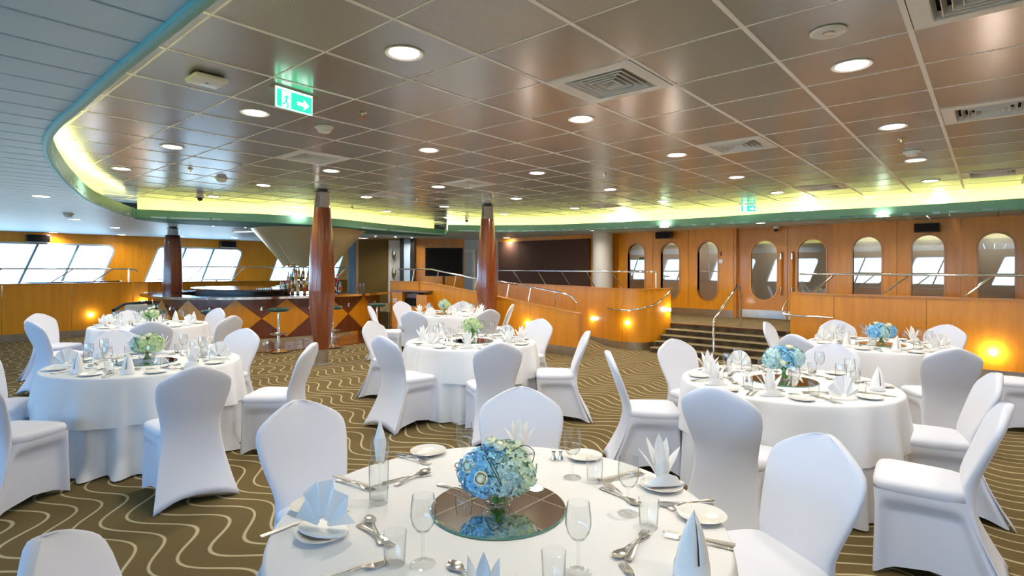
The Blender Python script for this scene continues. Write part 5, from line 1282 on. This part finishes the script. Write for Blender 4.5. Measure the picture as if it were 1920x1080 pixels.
for (a, b, k, l, z) in (((622, 890), (702, 916), 'k', 'knife at the upper left of the front table, upper of a pair', 0), ((628, 900), (704, 922), 'f', 'fork beside the upper left knife of the front table', 0),
    ((742, 912), (806, 882), 's', 'spoon right of the tall straight glass', .003), ((737, 903), (790, 893), 'f', 'fork under the spoon right of the tall straight glass', 0),
    ((716, 1022), (691, 974), 's', 'spoon crossing a fork in front of the fan napkin', .004), ((678, 988), (728, 1022), 'f', 'fork under the spoon in front of the fan napkin', 0),
    ((602, 1084), (708, 1054), 'k', 'knife at the bottom left of the front table', 0), ((612, 1089), (706, 1062), 'f', 'fork beside the knife at the bottom left of the front table', 0),
    ((527, 993), (575, 975), 'k', 'knife left of the fan napkin', 0), ((580, 1000), (640, 964), 'f', 'fork whose tines show right of the fan napkin', 0),
    ((748, 856), (800, 870), 'f', 'fork beside the back left plate of the front table', 0), ((742, 851), (796, 862), 's', 'spoon beside the back left plate of the front table', 0),
    ((838, 913), (884, 924), 'f', 'fork left of the mirror under the blue flowers', 0), ((1130, 898), (1196, 884), 'k', 'knife between a tumbler and the lily napkin', 0), ((1138, 903), (1200, 890), 'f', 'fork under the knife beside the lily napkin', 0),
    ((1184, 944), (1138, 910), 'f', 'fork with upturned tines left of the middle right wine glass', .003), ((1136, 920), (1190, 944), 's', 'spoon crossing the upturned fork right of the flowers', 0),
    ((1330, 940), (1264, 955), 'f', 'fork above the right side plate', .002), ((1333, 948), (1240, 948), 's', 'spoon under the fork above the right side plate', 0),
    ((1380, 1023), (1240, 996), 'k', 'knife below the right side plate, behind the standing napkin', 0), ((1380, 1031), (1244, 1004), 'f', 'fork beside the knife below the right side plate', 0),
    ((1176, 1056), (1212, 996), 'f', 'fork left of the standing napkin, tines towards the tumbler', .004), ((1212, 1006), (1156, 1046), 's', 'spoon crossing the fork left of the standing napkin', 0),
    ((905, 1100), (862, 1070), 's', 'spoon tip at the bottom edge, left of the napkin tips', 0), ((1215, 1120), (1178, 1072), 'f', 'fork tines at the bottom edge, left of the standing napkin', 0)):
    lay(k, a, b, l, z)
shk_b = MB().lathe([(0, 0), (.013, 0), (.0125, .006), (.007, .02), (.007, .032), (.0095, .036)], 14).mesh('shaker_body', 'silver', True); shk_g = MB().lathe([(.0095, .036), (.011, .05), (.008, .06), (0, .063)], 14).mesh('shaker_top', 'glass', True)
def shaker(x, y, l, g):
    t = thing('shaker', l, 'shaker', (x, y, ZS), 0, g); obj('body', shk_b, t); obj('top', shk_g, t)
for p, l in (((1038, 862), 'left one of the two small shakers behind the flowers on the front table'), ((1051, 862), 'right one of the two small shakers behind the flowers on the front table')): shaker(*w1(*p), l, 'small shakers on the front table')

# ---- places of the other tables
DIRN = ['right', 'back right', 'back', 'back left', 'left', 'front left', 'front', 'front right']
KN = {'T2': 'left', 'T3': 'middle', 'T4': 'right', 'T5': 'back right', 'T6': 'far left', 'T7': 'far middle'}
rg = random.Random(21)
for (T, nm, _, sd) in TABLES[1:]:
    far = sd >= 6
    for k in range(8):
        a = 2 * PI * k / 8 + .20 * (sd % 3) ; ux, uy = cos(a), sin(a); tx, ty = -uy, ux; pl_ = DIRN[k] + ' place of the %s table' % nm
        def P(r, o): return cw(T[0] + ux * r + tx * o, T[1] + uy * r + ty * o)
        def hd(dx, dy): return vdir(dx, dy) - PI / 2
        jit = lambda s_: rg.uniform(-s_, s_)
        kind = ('lily', 'cone', 'fan', 'lily', 'cone', 'lily', 'fan', 'lily')[(k * 3 + sd) % 8]
        r0 = .58 + jit(.02)
        piece(plate_me, 'side_plate', 'plate', *P(r0 + .02, .19 + jit(.02)), 0, 'white side plate at the ' + pl_, grp='side plates of the %s table' % nm)
        x, y = P(r0, jit(.02)); napkin(kind, x, y, vr + jit(.4), {'lily': 'white pointed petal napkin', 'cone': 'white standing cone napkin', 'fan': 'white pleated fan napkin'}[kind] + ' at the ' + pl_, ZS, 1.1 if kind == 'lily' else 1.05, 'napkins of the %s table' % nm)
        piece(knife_me, 'knife', 'cutlery', *P(r0, -.12), hd(-ux + jit(.2), -uy + jit(.2)), 'dinner knife at the ' + pl_, grp='cutlery of the %s table' % nm)
        piece(fork_me, 'fork', 'cutlery', *P(r0, -.15), hd(-ux + jit(.2), -uy + jit(.2)), 'dinner fork beside the knife at the ' + pl_, grp='cutlery of the %s table' % nm)
        piece(wine_me, 'wine_glass', 'glass', *P(.42 + jit(.03), .11 + jit(.02)), 0, 'wine glass at the ' + pl_, grp='wine glasses of the %s table' % nm)
        if not far:
            piece(tumb_me, 'tumbler', 'glass', *P(.44 + jit(.02), .22 + jit(.02)), 0, 'short tumbler at the ' + pl_, grp='tumblers of the %s table' % nm)
            piece(spoon_me, 'spoon', 'cutlery', *P(.40, -.06), hd(tx + jit(.5), ty + jit(.5)), 'dessert spoon at the ' + pl_, z=ZS + .003, grp='cutlery of the %s table' % nm)
            piece(fork_me, 'fork', 'cutlery', *P(.395, -.05), hd(-tx + jit(.5), -ty + jit(.5)), 'dessert fork crossing the spoon at the ' + pl_, grp='cutlery of the %s table' % nm)
    for q, s_ in ((-.30, 'left'), (-.26, 'right')): shaker(*cw(T[0] + q, T[1] - .02), '%s small chrome shaker of the pair on the %s table' % (s_, nm), 'shakers of the %s table' % nm)
